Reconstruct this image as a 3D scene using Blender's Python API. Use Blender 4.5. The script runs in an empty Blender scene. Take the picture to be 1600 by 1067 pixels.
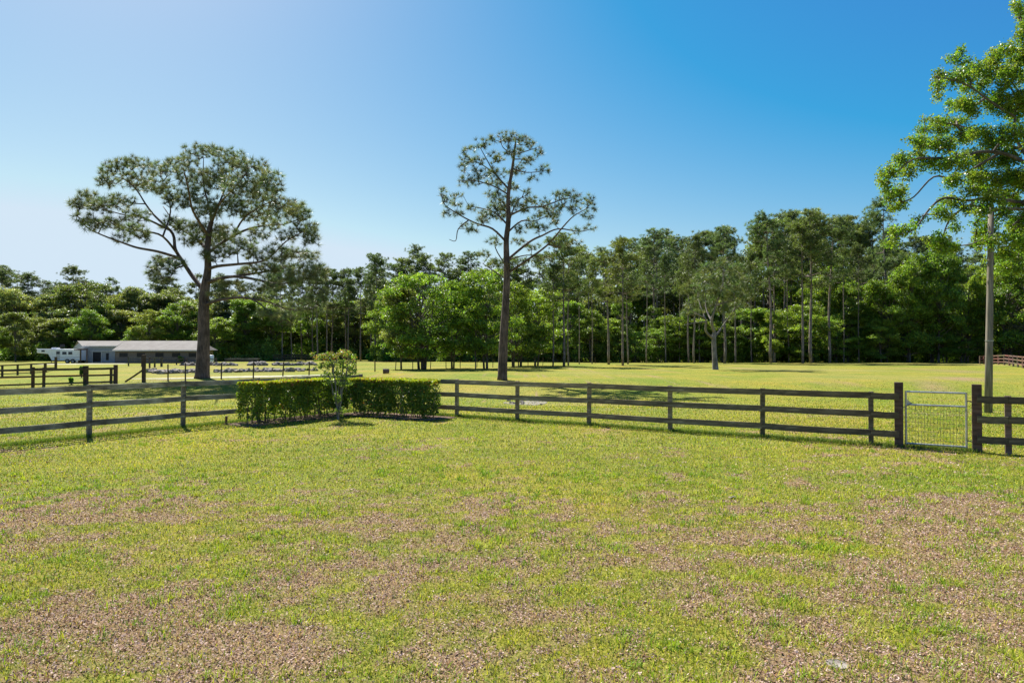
import bpy, math, random
import numpy as np
from mathutils import Vector

sc = bpy.context.scene
C = sc.collection
R = math.radians
rng = np.random.default_rng(7)
random.seed(7)

# ------------------------------------------------------------------ camera, sky, sun, exposure
F, HY, CH = 1030.0, 548.0, 2.1          # focal length and horizon row of the 1600 px photo, eye height
cd = bpy.data.cameras.new('camera'); cam = bpy.data.objects.new('camera', cd); C.objects.link(cam)
cd.sensor_width = 36.0; cd.lens = F / 1600 * 36.0
cd.clip_start = 0.1; cd.clip_end = 6000
cam.location = (0, 0, CH); cam.rotation_euler = (R(90) + math.atan((HY - 533.5) / F), 0, 0)
sc.camera = cam

SUN_EL = 50.0; SX, SY = -0.55, 0.835    # horizontal direction towards the sun
w = bpy.data.worlds.new("World"); sc.world = w; w.use_nodes = True
nt = w.node_tree; bg = nt.nodes['Background']
sky = nt.nodes.new('ShaderNodeTexSky'); sky.sky_type = 'NISHITA'; sky.sun_disc = False
sky.sun_elevation = R(SUN_EL); sky.sun_rotation = math.atan2(SX, SY)
sky.air_density = 1.0; sky.dust_density = 0.6; sky.ozone_density = 3.0; sky.altitude = 0
# per-channel film response of the photo's sky
sep = nt.nodes.new('ShaderNodeSeparateColor'); cmb = nt.nodes.new('ShaderNodeCombineColor'); nt.links.new(sky.outputs[0], sep.inputs[0])
SKYK = 0.12
def mth(op, src, v, v2=None):
    q = nt.nodes.new('ShaderNodeMath'); q.operation = op; q.inputs[1].default_value = v
    if v2 is not None: q.inputs[2].default_value = v2
    nt.links.new(src, q.inputs[0]); return q.outputs[0]
raw = [mth('MULTIPLY', sep.outputs[i], .13) for i in range(3)]
red = mth('MAXIMUM', mth('MULTIPLY_ADD', raw[0], .69, -.166), .02)
grn = mth('MULTIPLY', mth('POWER', raw[1], 1.22), .425)
blu = mth('MULTIPLY', mth('POWER', raw[2], .53), .358)
for ch, src, lim in ((0, red, .268), (1, grn, .325), (2, blu, .378)):
    nt.links.new(mth('MULTIPLY', mth('MINIMUM', src, lim), 1/SKYK), cmb.inputs[ch])
nt.links.new(cmb.outputs[0], bg.inputs[0])
bg.inputs[1].default_value = SKYK
sd = bpy.data.lights.new('sun', 'SUN'); sun = bpy.data.objects.new('sun', sd); C.objects.link(sun)
sd.energy = 4.7; sd.angle = R(0.5); sd.color = (1.0, 0.955, 0.87)
_e = R(SUN_EL)
sun.rotation_euler = Vector((-SX*math.cos(_e), -SY*math.cos(_e), -math.sin(_e))).to_track_quat('-Z', 'Y').to_euler()
sc.view_settings.view_transform = 'Standard'; sc.view_settings.look = 'None'
sc.view_settings.exposure = 1.3; sc.view_settings.gamma = 1.0
sc.render.engine = 'CYCLES'

# ------------------------------------------------------------------ helpers
def sstep(a, b, x):
    t = np.clip((np.asarray(x, float) - a) / (b - a), 0, 1); return t*t*(3 - 2*t)
_perm = np.random.default_rng(3).random((256, 256))
def vnoise(x, y, s=1.0):
    x = np.asarray(x, float)/s + 1000.0; y = np.asarray(y, float)/s + 1000.0
    xi = np.floor(x).astype(int); yi = np.floor(y).astype(int); fx = x-xi; fy = y-yi
    fx = fx*fx*(3-2*fx); fy = fy*fy*(3-2*fy)
    g = lambda a, b: _perm[a % 256, b % 256]
    return (g(xi,yi)*(1-fx)+g(xi+1,yi)*fx)*(1-fy) + (g(xi,yi+1)*(1-fx)+g(xi+1,yi+1)*fx)*fy
def fbm(x, y, s, o=4):
    v = 0; a = 0.5; t = 0
    for i in range(o):
        v = v + a*vnoise(np.asarray(x)+17.3*i, np.asarray(y)-9.1*i, s); t += a; a *= .5; s *= .5
    return v/t
def gz(x, y):
    x = np.asarray(x, float); y = np.asarray(y, float)
    dip = -0.55*sstep(23.5, 32, y)*(1-sstep(37, 48, y))
    und = 0.22*(vnoise(x, y, 17)-.5)*sstep(26, 50, y)*(1-sstep(85, 110, y))
    mound = 0.35*np.exp(-((x+9)/10)**2-((y-55)/7)**2) 
    low = 0.03*(vnoise(x, y, 2.3)-.5)
    return dip + und + mound + low
def hit(px, py):
    """ground point seen at a photo pixel"""
    kx = (px-800)/F; kz = -(py-HY)/F
    d = 3.0
    while d < 260:
        if CH + kz*d <= gz(kx*d, d): break
        d *= 1.004
    return (kx*d, d, float(gz(kx*d, d)))
def at(px, D): return (px-800)/F*D
def zz(py, D): return CH - (py-HY)/F*D

def mat(name):
    m = bpy.data.materials.new(name); m.use_nodes = True
    n = m.node_tree; b = n.nodes['Principled BSDF']; b.inputs['Roughness'].default_value = .8
    b.inputs['Specular IOR Level'].default_value = .25
    return m, n, b
def N(n, t, **k):
    x = n.nodes.new(t)
    for a, v in k.items():
        if a.startswith('i_'): x.inputs[a[2:].replace('_', ' ')].default_value = v
        else: setattr(x, a, v)
    return x
def ramp(n, stops, src=None):
    r = n.nodes.new('ShaderNodeValToRGB'); e = r.color_ramp.elements
    while len(e) < len(stops): e.new(0.5)
    for k, (p, c) in zip(e, stops): k.position = p; k.color = (*c, 1) if len(c) == 3 else c
    if src is not None: n.links.new(src, r.inputs[0])
    return r
def mix(n, a, b, f, mode='MIX'):
    m = n.nodes.new('ShaderNodeMix'); m.data_type = 'RGBA'; m.blend_type = mode
    for i, v in ((0, f), (6, a), (7, b)):
        if hasattr(v, 'links') or hasattr(v, 'is_linked'): n.links.new(v, m.inputs[i])
        elif i == 0: m.inputs[0].default_value = v
        else: m.inputs[i].default_value = (*v, 1)
    return m.outputs[2]
def noise(n, scale, detail=4, coord=None, stretch=None, rough=.5):
    x = n.nodes.new('ShaderNodeTexNoise'); x.inputs['Scale'].default_value = scale
    x.inputs['Detail'].default_value = detail; x.inputs['Roughness'].default_value = rough
    tc = n.nodes.new('ShaderNodeTexCoord'); o = tc.outputs['Object']
    if stretch:
        mp = n.nodes.new('ShaderNodeMapping'); mp.inputs['Scale'].default_value = stretch
        n.links.new(o, mp.inputs[0]); o = mp.outputs[0]
    n.links.new(o, x.inputs['Vector'])
    return x.outputs['Fac']
def bump(n, b, src, strength=.4, dist=.02):
    bp = n.nodes.new('ShaderNodeBump'); bp.inputs['Strength'].default_value = strength; bp.inputs['Distance'].default_value = dist
    n.links.new(src, bp.inputs['Height']); n.links.new(bp.outputs[0], b.inputs['Normal'])

def flat_mat(name, stops, scale=6, rough=.8, metal=0, stretch=None, bmp=.2, bd=.01):
    m, n, b = mat(name); f = noise(n, scale, 5, stretch=stretch)
    r = ramp(n, stops, f); n.links.new(r.outputs[0], b.inputs['Base Color'])
    b.inputs['Roughness'].default_value = rough; b.inputs['Metallic'].default_value = metal
    if bmp: bump(n, b, f, bmp, bd)
    return m

def leaf_mat(name, trans=.4, rough=.55, warm=(1.25, 1.25, .5), spec=.3):
    """diffuse + translucent leaf; colour = object colour x per-leaf tint"""
    m, n, b = mat(name)
    oi = n.nodes.new('ShaderNodeObjectInfo'); at_ = N(n, 'ShaderNodeAttribute', attribute_name='tint')
    col = mix(n, oi.outputs['Color'], at_.outputs['Color'], 1.0, 'MULTIPLY')
    n.links.new(col, b.inputs['Base Color']); b.inputs['Roughness'].default_value = rough
    b.inputs['Specular IOR Level'].default_value = spec
    tr = n.nodes.new('ShaderNodeBsdfTranslucent')
    tc = mix(n, col, warm, 1.0, 'MULTIPLY'); n.links.new(tc, tr.inputs[0])
    ms = n.nodes.new('ShaderNodeMixShader'); ms.inputs[0].default_value = trans
    n.links.new(b.outputs[0], ms.inputs[1]); n.links.new(tr.outputs[0], ms.inputs[2])
    n.links.new(ms.outputs[0], n.nodes['Material Output'].inputs[0])
    return m
M = {}
M['leaf'] = leaf_mat('broad_leaf', .48, .38, (1.45, 1.4, .6), spec=.35)
M['needle'] = leaf_mat('pine_needle', .38, .4, (1.2, 1.2, .7), .45)
M['blade'] = leaf_mat('grass_blade', .35, .6, (1.15, 1.15, .5), .2)
M['litter'] = leaf_mat('dry_leaf', .15, .9, (1, .9, .7), .02)

def bark(name, dark, light, sc_=9):
    m, n, b = mat(name)
    f = noise(n, sc_, 8, stretch=(1, 1, .22), rough=.65); g = noise(n, 1.3, 3)
    r = ramp(n, [(.3, dark), (.7, light)], f)
    r2 = ramp(n, [(.35, (.6, .6, .6)), (.7, (1.25, 1.2, 1.15))], g)
    n.links.new(mix(n, r.outputs[0], r2.outputs[0], 1.0, 'MULTIPLY'), b.inputs['Base Color'])
    b.inputs['Roughness'].default_value = .9; bump(n, b, f, .9, .05)
    return m
M['pine_bark'] = bark('pine_bark', (.045, .033, .028), (.20, .15, .13))
M['thin_bark'] = bark('thin_bark', (.10, .08, .068), (.36, .30, .26))
M['oak_bark'] = bark('oak_bark', (.05, .045, .04), (.2, .18, .16))
M['gnarl_bark'] = bark('gnarl_bark', (.10, .09, .085), (.30, .28, .26))
M['pale_bark'] = bark('pale_bark', (.12, .11, .1), (.38, .36, .33))

def weathered(name, dark, mid, pale, amt=.5):
    m, n, b = mat(name)
    f = noise(n, 6, 8, stretch=(.35, 2.5, 2.5), rough=.7)
    r = ramp(n, [(.3, dark), (.55, mid), (.8, pale)], f)
    g = noise(n, 1.1, 5, rough=.6)
    st = ramp(n, [(amt-.08, (0, 0, 0)), (amt+.08, (1, 1, 1))], g)
    oi = n.nodes.new('ShaderNodeObjectInfo')
    c = mix(n, dark, r.outputs[0], st.outputs[0])
    c = mix(n, c, oi.outputs['Color'], 1.0, 'MULTIPLY')
    n.links.new(c, b.inputs['Base Color']); b.inputs['Roughness'].default_value = .85
    bump(n, b, f, .5, .006)
    return m
M['wood_grey'] = weathered('weathered_board', (.03, .024, .018), (.13, .12, .09), (.28, .265, .2), .45)
M['wood_dark'] = weathered('dark_board', (.024, .019, .012), (.066, .054, .034), (.16, .14, .095), .40)
M['post_brown'] = weathered('brown_post', (.03, .019, .014), (.10, .066, .05), (.15, .11, .085), .4)

def new_obj(name, me, m=None, parent=None, color=None):
    o = bpy.data.objects.new(name, me); C.objects.link(o)
    if m is not None: me.materials.append(m)
    if parent is not None: o.parent = parent
    if color is not None: o.color = (*color, 1)
    return o
def np_mesh(name, V, Fc, tint=None, smooth=False):
    """V (n,3), Fc (k,m) constant face size"""
    V = np.ascontiguousarray(V, dtype=np.float32); Fc = np.ascontiguousarray(Fc, dtype=np.int32)
    me = bpy.data.meshes.new(name); k, m_ = Fc.shape
    me.vertices.add(len(V)); me.vertices.foreach_set('co', V.ravel())
    me.loops.add(k*m_); me.loops.foreach_set('vertex_index', Fc.ravel())
    me.polygons.add(k); me.polygons.foreach_set('loop_start', np.arange(0, k*m_, m_, dtype=np.int32))
    me.polygons.foreach_set('use_smooth', np.full(k, smooth))
    if tint is not None:
        a = me.color_attributes.new('tint', 'FLOAT_COLOR', 'POINT')
        T = np.ones((len(V), 4), np.float32); T[:, :3] = tint; a.data.foreach_set('color', T.ravel())
    me.update(calc_edges=True); me.validate(); return me

class MB:
    """collects solids into one mesh"""
    def __init__(s): s.v = []; s.f = []
    def add(s, vs, fs):
        o = len(s.v); s.v += [tuple(v) for v in vs]; s.f += [tuple(i+o for i in f) for f in fs]; return s
    def box(s, a, b):
        (x0, y0, z0), (x1, y1, z1) = a, b
        return s.add([(x0,y0,z0),(x1,y0,z0),(x1,y1,z0),(x0,y1,z0),(x0,y0,z1),(x1,y0,z1),(x1,y1,z1),(x0,y1,z1)],
                     [(3,2,1,0),(4,5,6,7),(0,1,5,4),(1,2,6,5),(2,3,7,6),(3,0,4,7)])
    def beam(s, p, q, w, h, up=(0,0,1)):
        p = Vector(p); q = Vector(q); d = (q-p).normalized(); sd_ = d.cross(Vector(up)).normalized(); u = sd_.cross(d)
        vs = []
        for e in (p, q):
            for a, b in ((-1,-1),(1,-1),(1,1),(-1,1)): vs.append(e + sd_*a*w/2 + u*b*h/2)
        return s.add(vs, [(3,2,1,0),(4,5,6,7),(0,1,5,4),(1,2,6,5),(2,3,7,6),(3,0,4,7)])
    def tube(s, pts, rad, n=8, cap=True):
        pts = [Vector(p) for p in pts]; rad = rad if hasattr(rad, '__len__') else [rad]*len(pts)
        o = len(s.v); prev = None
        for i, p in enumerate(pts):
            d = (pts[min(i+1, len(pts)-1)] - pts[max(i-1, 0)]).normalized()
            if prev is None: a = d.orthogonal().normalized()
            else: a = (prev - d*prev.dot(d)).normalized()
            prev = a; b = d.cross(a)
            for k in range(n):
                t = 2*math.pi*k/n; s.v.append(tuple(p + (a*math.cos(t)+b*math.sin(t))*rad[i]))
        for i in range(len(pts)-1):
            for k in range(n):
                s.f.append((o+i*n+k, o+i*n+(k+1)%n, o+(i+1)*n+(k+1)%n, o+(i+1)*n+k))
        if cap:
            s.f.append(tuple(o+k for k in reversed(range(n)))); s.f.append(tuple(o+(len(pts)-1)*n+k for k in range(n)))
        return s
    def build(s, name, m, parent=None, color=None, smooth=False, bevel=0):
        me = bpy.data.meshes.new(name); me.from_pydata(s.v, [], s.f); me.update()
        if smooth: me.polygons.foreach_set('use_smooth', [True]*len(me.polygons))
        o = new_obj(name, me, m, parent, color)
        if bevel:
            bv = o.modifiers.new('bevel', 'BEVEL'); bv.width = bevel; bv.segments = 1
        return o
def tag(o, label=None, cat=None, group=None, kind=None):
    for k, v in (('label', label), ('category', cat), ('group', group), ('kind', kind)):
        if v: o[k] = v
    return o
def empty(name, loc=(0,0,0), rz=0, **k):
    o = bpy.data.objects.new(name, None); C.objects.link(o); o.location = loc; o.rotation_euler = (0,0,rz)
    o.empty_display_size = .2
    return tag(o, **k)
def copy_tree(root):
    r = root.copy(); C.objects.link(r)
    for ch in root.children:
        c = ch.copy(); C.objects.link(c); c.parent = r
        for g in ch.children:
            d = g.copy(); C.objects.link(d); d.parent = c
    return r

# ------------------------------------------------------------------ ground
def dead_mask(x, y):
    """0 green .. 1 dead thatch; patches a few metres wide, strongest on the near lawn"""
    a = fbm(x, y*1.5, 2.6, 5); b = fbm(x+50, y*1.3+20, .55, 3)
    near = 1 - sstep(7.0, 12.5, y)
    c = fbm(x-31, y*1.2+7, .17, 3)
    m = (a-.5)*1.9 + (b-.5)*2.2 + (c-.5)*2.0 - .03 + .33*near - .16*sstep(1.5, 5, np.abs(x-.4))*near - .50*sstep(7.2, 13.5, y) - .3*sstep(16, 26, y)
    return np.clip(m*1.5+.22, 0, 1)*.85
def axis(lo, hi, step, far, grow=1.22):
    a = list(np.arange(lo, hi, step)); s = step
    while a[-1] < far: s = min(s*grow, 300); a.append(a[-1]+s)
    s = step
    while a[0] > -far: s = min(s*grow, 300); a.insert(0, a[0]-s)
    return np.array(a)
gx = axis(-19, 19, .14, 3200); gy = axis(1.5, 27, .14, 3200)
gy = np.array([v for v in gy if v > -400])
X, Y = np.meshgrid(gx, gy); X = X.ravel(); Y = Y.ravel()
Z = gz(X, Y) * (np.abs(X) < 600) * (Y < 600)
nx, ny = len(gx), len(gy)
ii = (np.arange(ny-1)[:, None]*nx + np.arange(nx-1)[None]).ravel()
Fg = np.stack([ii, ii+1, ii+nx+1, ii+nx], 1)
me = np_mesh('ground', np.stack([X, Y, Z], 1), Fg, smooth=True)
al = me.attributes.new('dead', 'FLOAT', 'POINT'); al.data.foreach_set('value', dead_mask(X, Y).astype(np.float32))
m, n, b = mat('grass_ground')
att = N(n, 'ShaderNodeAttribute', attribute_name='dead').outputs['Fac']
fine = noise(n, 38, 8, rough=.75); mid_ = noise(n, 2.2, 5, rough=.6); big = noise(n, .16, 5, rough=.6); huge = noise(n, .045, 3)
green = ramp(n, [(.34, (.045, .065, .012)), (.48, (.18, .20, .03)), (.64, (.38, .37, .08))], fine)
gb = ramp(n, [(.35, (.66, .88, .65)), (.5, (.98, 1, 1)), (.66, (1.3, 1.08, 1.05))], big)
gm = ramp(n, [(.3, (.68, .78, .7)), (.7, (1.28, 1.18, 1.15))], mid_)
g1 = mix(n, mix(n, green.outputs[0], gb.outputs[0], 1.0, 'MULTIPLY'), gm.outputs[0], 1.0, 'MULTIPLY')
dry = ramp(n, [(.50, (0, 0, 0)), (.72, (.55, .55, .55))], huge)
dryc = ramp(n, [(.3, (.20, .17, .07)), (.7, (.38, .33, .17))], fine)
g1 = mix(n, g1, dryc.outputs[0], dry.outputs[0])
GRK = .80
thatch = ramp(n, [(.33, (.08, .05, .035)), (.5, (.28, .19, .14)), (.62, (.44, .32, .25)), (.75, (.58, .46, .38))], noise(n, 60, 8, rough=.8))
sf = n.nodes.new('ShaderNodeMath'); sf.operation = 'MULTIPLY_ADD'; sf.inputs[1].default_value = 1.6; sf.inputs[2].default_value = -.8
n.links.new(fine, sf.inputs[0])
ad = n.nodes.new('ShaderNodeMath'); ad.operation = 'ADD'; ad.use_clamp = True
n.links.new(att, ad.inputs[0]); n.links.new(sf.outputs[0], ad.inputs[1])
g2 = mix(n, mix(n, g1, thatch.outputs[0], ad.outputs[0]), (GRK*1.12, GRK*1.07, GRK*.85), 1.0, 'MULTIPLY')
n.links.new(g2, b.inputs['Base Color']); b.inputs['Roughness'].default_value = .95; b.inputs['Specular IOR Level'].default_value = .08
bump(n, b, fine, .8, .03)
tag(new_obj('ground', me, m), kind='structure')

def strip(name, pts, width, m, lift=.012, seg=60, wob=.25):
    """thin irregular sheet following the ground"""
    pts = [Vector((p[0], p[1])) for p in pts]; V = []; Fs = []; L = len(pts)-1; cols = 9
    for i in range(seg+1):
        t = i/seg*L; k = min(int(t), L-1); p = pts[k].lerp(pts[k+1], t-k); d = (pts[k+1]-pts[k]).normalized(); s_ = Vector((-d.y, d.x))
        wl = width*(.5+wob*(vnoise(p.x, p.y, 1.7)-.5)) * (min(1, 4*min(i, seg-i)/seg)**.5 + .01); wr = width*(.5+wob*(vnoise(p.x+9, p.y, 1.3)-.5)) * (min(1, 4*min(i, seg-i)/seg)**.5+.01)
        for c in range(cols):
            q = p + s_*(-wl + (wl+wr)*c/(cols-1)); V.append((q.x, q.y, float(gz(q.x, q.y))+lift))
    for i in range(seg):
        for c in range(cols-1): a = i*cols+c; Fs.append((a, a+cols, a+cols+1, a+1))
    return tag(new_obj(name, np_mesh(name, np.array(V), np.array(Fs), smooth=True), m), kind='structure')
M['sand'] = flat_mat('pale_track', [(.3, (.24, .24, .13)), (.5, (.34, .33, .22)), (.75, (.46, .44, .34))], 3, .95)
M['mulch'] = flat_mat('mulch', [(.3, (.04, .025, .018)), (.5, (.12, .07, .05)), (.75, (.30, .2, .15))], 45, .95, bmp=.8, bd=.03)
M['ash'] = flat_mat('ash', [(.3, (.07, .07, .04)), (.5, (.20, .18, .14)), (.75, (.34, .31, .28))], 14, .95, bmp=.8, bd=.05)

# ------------------------------------------------------------------ grass blades and litter (uncountable: one object each)
def scatter(y0, y1, dens, half=.86):
    A = half*(y1*y1-y0*y0); k = int(A*dens)
    y = np.sqrt(rng.uniform(y0*y0, y1*y1, k)); x = rng.uniform(-half, half, k)*y
    return x, y
LV = []; LT = []
def blades(x, y, ln, wd, tintf, lean=.9):
    k = len(x); z = gz(x, y); a = rng.uniform(0, 2*np.pi, k); tl = rng.uniform(.25, lean+.45, k)
    L = ln*rng.uniform(.6, 1.3, k)
    dx = np.cos(a)*np.sin(tl)*L; dy = np.sin(a)*np.sin(tl)*L; dz = np.cos(tl)*L
    pa = a + np.pi/2 + rng.normal(0, .4, k); wx = np.cos(pa)*wd/2; wy = np.sin(pa)*wd/2
    P = np.stack([x, y, z-.004], 1); W = np.stack([wx, wy, 0*wx], 1); D_ = np.stack([dx, dy, dz], 1)
    mid = P + D_*.55 + np.array([0, 0, 1])*(.12*L)[:, None]
    V = np.stack([P-W, P+W, mid+W*.8, mid-W*.8, P+D_], 1)
    LV.append(V.reshape(-1, 3)); LT.append(np.repeat(tintf, 5, 0))
greens = np.array([(.20,.25,.02),(.28,.33,.03),(.38,.39,.05),(.09,.15,.02),(.42,.40,.10),(.14,.24,.05)])
drys = np.array([(.36,.28,.17),(.46,.38,.24),(.24,.15,.09),(.30,.27,.12),(.52,.44,.33),(.33,.20,.12)])
def tints(x, y, k):
    d = dead_mask(x, y); isdry = rng.random(k) < (.09 + .52*d)
    g = greens[rng.integers(0, 6, k)]; dr = drys[rng.integers(0, 6, k)]
    # slow drift between lush and yellowish turf
    h = fbm(x, y, 1.8, 3)[:, None]; g = g*(.75+.6*h*np.array([1.25, 1.0, .9]))
    return np.where(isdry[:, None], dr*np.array([.95,.82,.78]), g*np.array([1.0, 1.02, .6]))*rng.uniform(.45, 1.5, (k, 1))
for y0, y1, dens, ln, wd in ((3.6, 6, 2600, .045, .0055), (6, 9, 1900, .045, .0065), (9, 14, 1000, .045, .009), (14, 21, 480, .05, .013), (21, 30, 190, .055, .02), (30, 50, 60, .06, .03)):
    x, y = scatter(y0, y1, dens)
    keep = (rng.random(len(x)) > .55*dead_mask(x, y)) & (rng.random(len(x)) > sstep(32, 50, y)); x = x[keep]; y = y[keep]
    blades(x, y, ln, wd, tints(x, y, len(x)))
# coarser tufts, greener and taller, radiating from a centre
for y0, y1, dens in ((3.6, 7, 20), (7, 12, 10), (12, 20, 3)):
    x, y = scatter(y0, y1, dens); g = fbm(x, y, 1.3, 3); k_ = g > .42; x = x[k_]; y = y[k_]
    nb = 28; s_ = rng.uniform(.03, .09, len(x))
    xx = (x[:, None]+rng.normal(0, 1, (len(x), nb))*s_[:, None]).ravel(); yy = (y[:, None]+rng.normal(0, 1, (len(x), nb))*s_[:, None]).ravel()
    tc = np.array([(.17,.29,.02),(.26,.36,.03),(.36,.41,.04)])[rng.integers(0, 3, len(x))]
    blades(xx, yy, .075, .0065 if y1 < 8 else .010, np.repeat(tc, nb, 0)*rng.uniform(.8, 1.25, (len(xx), 1)))
# longer unmown grass under the rails, where the mower does not reach
FCORN = np.array((-5.35, 23.5)); RD = np.array((.838, -.546)); LD = np.array((-.546, -.838))
for dvec, L, o_ in ((RD, 18, 0), (LD, 12, 0)):
    k = 16000; t = rng.uniform(.4, L, k); off = rng.normal(0, .09, k)
    P = FCORN + t[:, None]*dvec + off[:, None]*np.array([dvec[1], -dvec[0]])
    tt = np.array([(.09,.17,.02),(.14,.22,.03),(.20,.24,.05)])[rng.integers(0, 3, k)]
    blades(P[:, 0], P[:, 1], .10, .008, tt*rng.uniform(.8, 1.2, (k, 1)), lean=.4)
V = np.concatenate(LV); T = np.concatenate(LT); k = len(V)//5; b0 = np.arange(k)[:, None]*5
Ft = np.concatenate([b0+np.array([0, 1, 2]), b0+np.array([0, 2, 3]), b0+np.array([3, 2, 4])])
tag(new_obj('lawn_grass', np_mesh('lawn_grass', V, Ft, T), M['blade']), 'short yellow green lawn grass with thin dry patches in front of the fence', 'grass', kind='stuff')
# curled dead leaf and thatch flakes
LV = []; LT = []
for y0, y1, dens, s0 in ((3.6, 6.5, 4600, .0085), (6.5, 10, 2200, .011), (10, 16, 650, .016)):
    x, y = scatter(y0, y1, dens); d = dead_mask(x, y); k_ = rng.random(len(x)) < (.08+.92*d); x = x[k_]; y = y[k_]; k = len(x)
    s_ = s0*rng.uniform(.6, 1.5, k); a = rng.uniform(0, 6.28, k); z = gz(x, y)+rng.uniform(.002, .018, k)
    u = np.stack([np.cos(a), np.sin(a), rng.normal(0, .35, k)], 1)*s_[:, None]; v = np.stack([-np.sin(a), np.cos(a), rng.normal(0, .5, k)], 1)*(s_*.55)[:, None]
    P = np.stack([x, y, z], 1)
    LV.append(np.stack([P-u, P-v, P+u, P+v], 1).reshape(-1, 3))
    tc = np.array([(.50,.34,.27),(.56,.41,.34),(.34,.21,.15),(.46,.29,.17),(.62,.48,.40),(.22,.13,.09)])[rng.integers(0, 6, k)]
    LT.append(np.repeat(tc*.8*rng.uniform(.6, 1.25, (k, 1)), 4, 0))
V = np.concatenate(LV); T = np.concatenate(LT); k = len(V)//4
tag(new_obj('leaf_litter', np_mesh('leaf_litter', V, np.arange(k*4).reshape(-1, 4), T), M['litter']), 'pinkish brown dead thatch and leaf flakes scattered over the near lawn', 'leaf litter', kind='stuff')

# ------------------------------------------------------------------ foliage builders
def unit(k, g=None):
    g = g or rng; v = g.normal(size=(k, 3)); return v/np.linalg.norm(v, axis=1)[:, None]
def leaf_quads(P, size, up=.5, aspect=.62, out=None):
    k = len(P); nrm = unit(k) + np.array([0, 0, up])
    if out is not None: nrm = nrm + out
    nrm /= np.linalg.norm(nrm, axis=1)[:, None]
    t = unit(k); u = np.cross(nrm, t); u /= np.linalg.norm(u, axis=1)[:, None]+1e-9; v = np.cross(nrm, u)
    s_ = (size*rng.uniform(.6, 1.35, k))[:, None]
    return np.stack([P-u*s_*.5, P-v*s_*aspect*.5+nrm*s_*.12, P+u*s_*.5, P+v*s_*aspect*.5+nrm*s_*.12], 1).reshape(-1, 3)
def needle_tris(P, Dr, K, L, wd):
    """a puff of K needles at every point P, fanning about direction Dr"""
    k = len(P); c = np.repeat(P, K, 0); d = np.repeat(Dr, K, 0)*.75 + unit(k*K)
    d /= np.linalg.norm(d, axis=1)[:, None]+1e-9
    s_ = np.cross(d, unit(k*K)); s_ /= np.linalg.norm(s_, axis=1)[:, None]+1e-9
    Ln = (L*rng.uniform(.6, 1.2, k*K))[:, None]; b0 = c + d*Ln*.08
    return np.stack([b0-s_*wd/2, b0+s_*wd/2, c+d*Ln], 1).reshape(-1, 3)
def seg_tubes(A, B, ra, rb, n=5):
    """one tapered tube for each edge A->B"""
    d = B-A; L = np.linalg.norm(d, axis=1)[:, None]+1e-9; d = d/L
    h = np.where(np.abs(d[:, 2:3]) < .9, np.array([[0, 0, 1.]]), np.array([[1., 0, 0]])); a = np.cross(d, h); a /= np.linalg.norm(a, axis=1)[:, None]; b = np.cross(d, a)
    t = np.arange(n)*2*np.pi/n; ring = a[:, None]*np.cos(t)[None, :, None] + b[:, None]*np.sin(t)[None, :, None]
    V = np.concatenate([A[:, None]+ring*ra[:, None, None], B[:, None]+ring*rb[:, None, None]], 1)
    k = len(A); base = (np.arange(k)*2*n)[:, None]; q = []
    for i in range(n): q.append(base+np.array([i, (i+1) % n, n+(i+1) % n, n+i]))
    return V.reshape(-1, 3), np.concatenate(q)

def grow(nodes, parent, targets, step=.45, droop=0, minr=.012, jit=.12, pw=2.3, up_pen=.6):
    """joins each foliage point to the growing skeleton; returns arrays and end directions"""
    cap = len(nodes)+len(targets)*8; NP = np.zeros((cap, 3)); par = -np.ones(cap, int); k = len(nodes)
    NP[:k] = nodes; par[:k] = parent; k0 = k
    T = np.asarray(targets); d0 = np.array([np.min(np.linalg.norm(nodes-t, axis=1)) for t in T]); order = np.argsort(d0)
    ends = np.zeros(len(T), int); dirs = np.zeros((len(T), 3))
    for j in order:
        t = T[j]; dv = t - NP[:k]; dist = np.linalg.norm(dv, axis=1) + up_pen*np.clip(-dv[:, 2], 0, None)
        i = int(np.argmin(dist)); p = NP[i]; L = np.linalg.norm(t-p); m_ = max(1, min(7, int(L/step)))
        cur = i; sag = np.array([0, 0, -1.])*L*.10
        for q in range(1, m_+1):
            f = q/m_; pt = p+(t-p)*f + sag*math.sin(math.pi*f) + (rng.normal(0, jit*L/m_, 3) if q < m_ else 0)
            NP[k] = pt; par[k] = cur; cur = k; k += 1
        ends[j] = cur; dd = NP[cur]-NP[par[cur]]; dirs[j] = dd/(np.linalg.norm(dd)+1e-9)
    NP = NP[:k]; par = par[:k]; acc = np.zeros(k); cnt = np.zeros(k)
    np.add.at(acc, ends, 1.0)
    for i in range(k-1, -1, -1):
        acc[i] = max(acc[i], 1.0)
        if par[i] >= 0: acc[par[i]] += acc[i]
    rad = minr*acc**(1/pw)
    return NP, par, rad, dirs, k0

def smooth_poly(pts, sub=4):
    P = [Vector(p) for p in pts]; out = []
    for i in range(len(P)-1):
        p0 = P[max(i-1, 0)]; p1 = P[i]; p2 = P[i+1]; p3 = P[min(i+2, len(P)-1)]
        for s_ in range(sub):
            t = s_/sub
            out.append(.5*((2*p1)+(p2-p0)*t+(2*p0-5*p1+4*p2-p3)*t*t+(3*p1-p0-3*p2+p3)*t*t*t))
    out.append(P[-1]); return out

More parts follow.
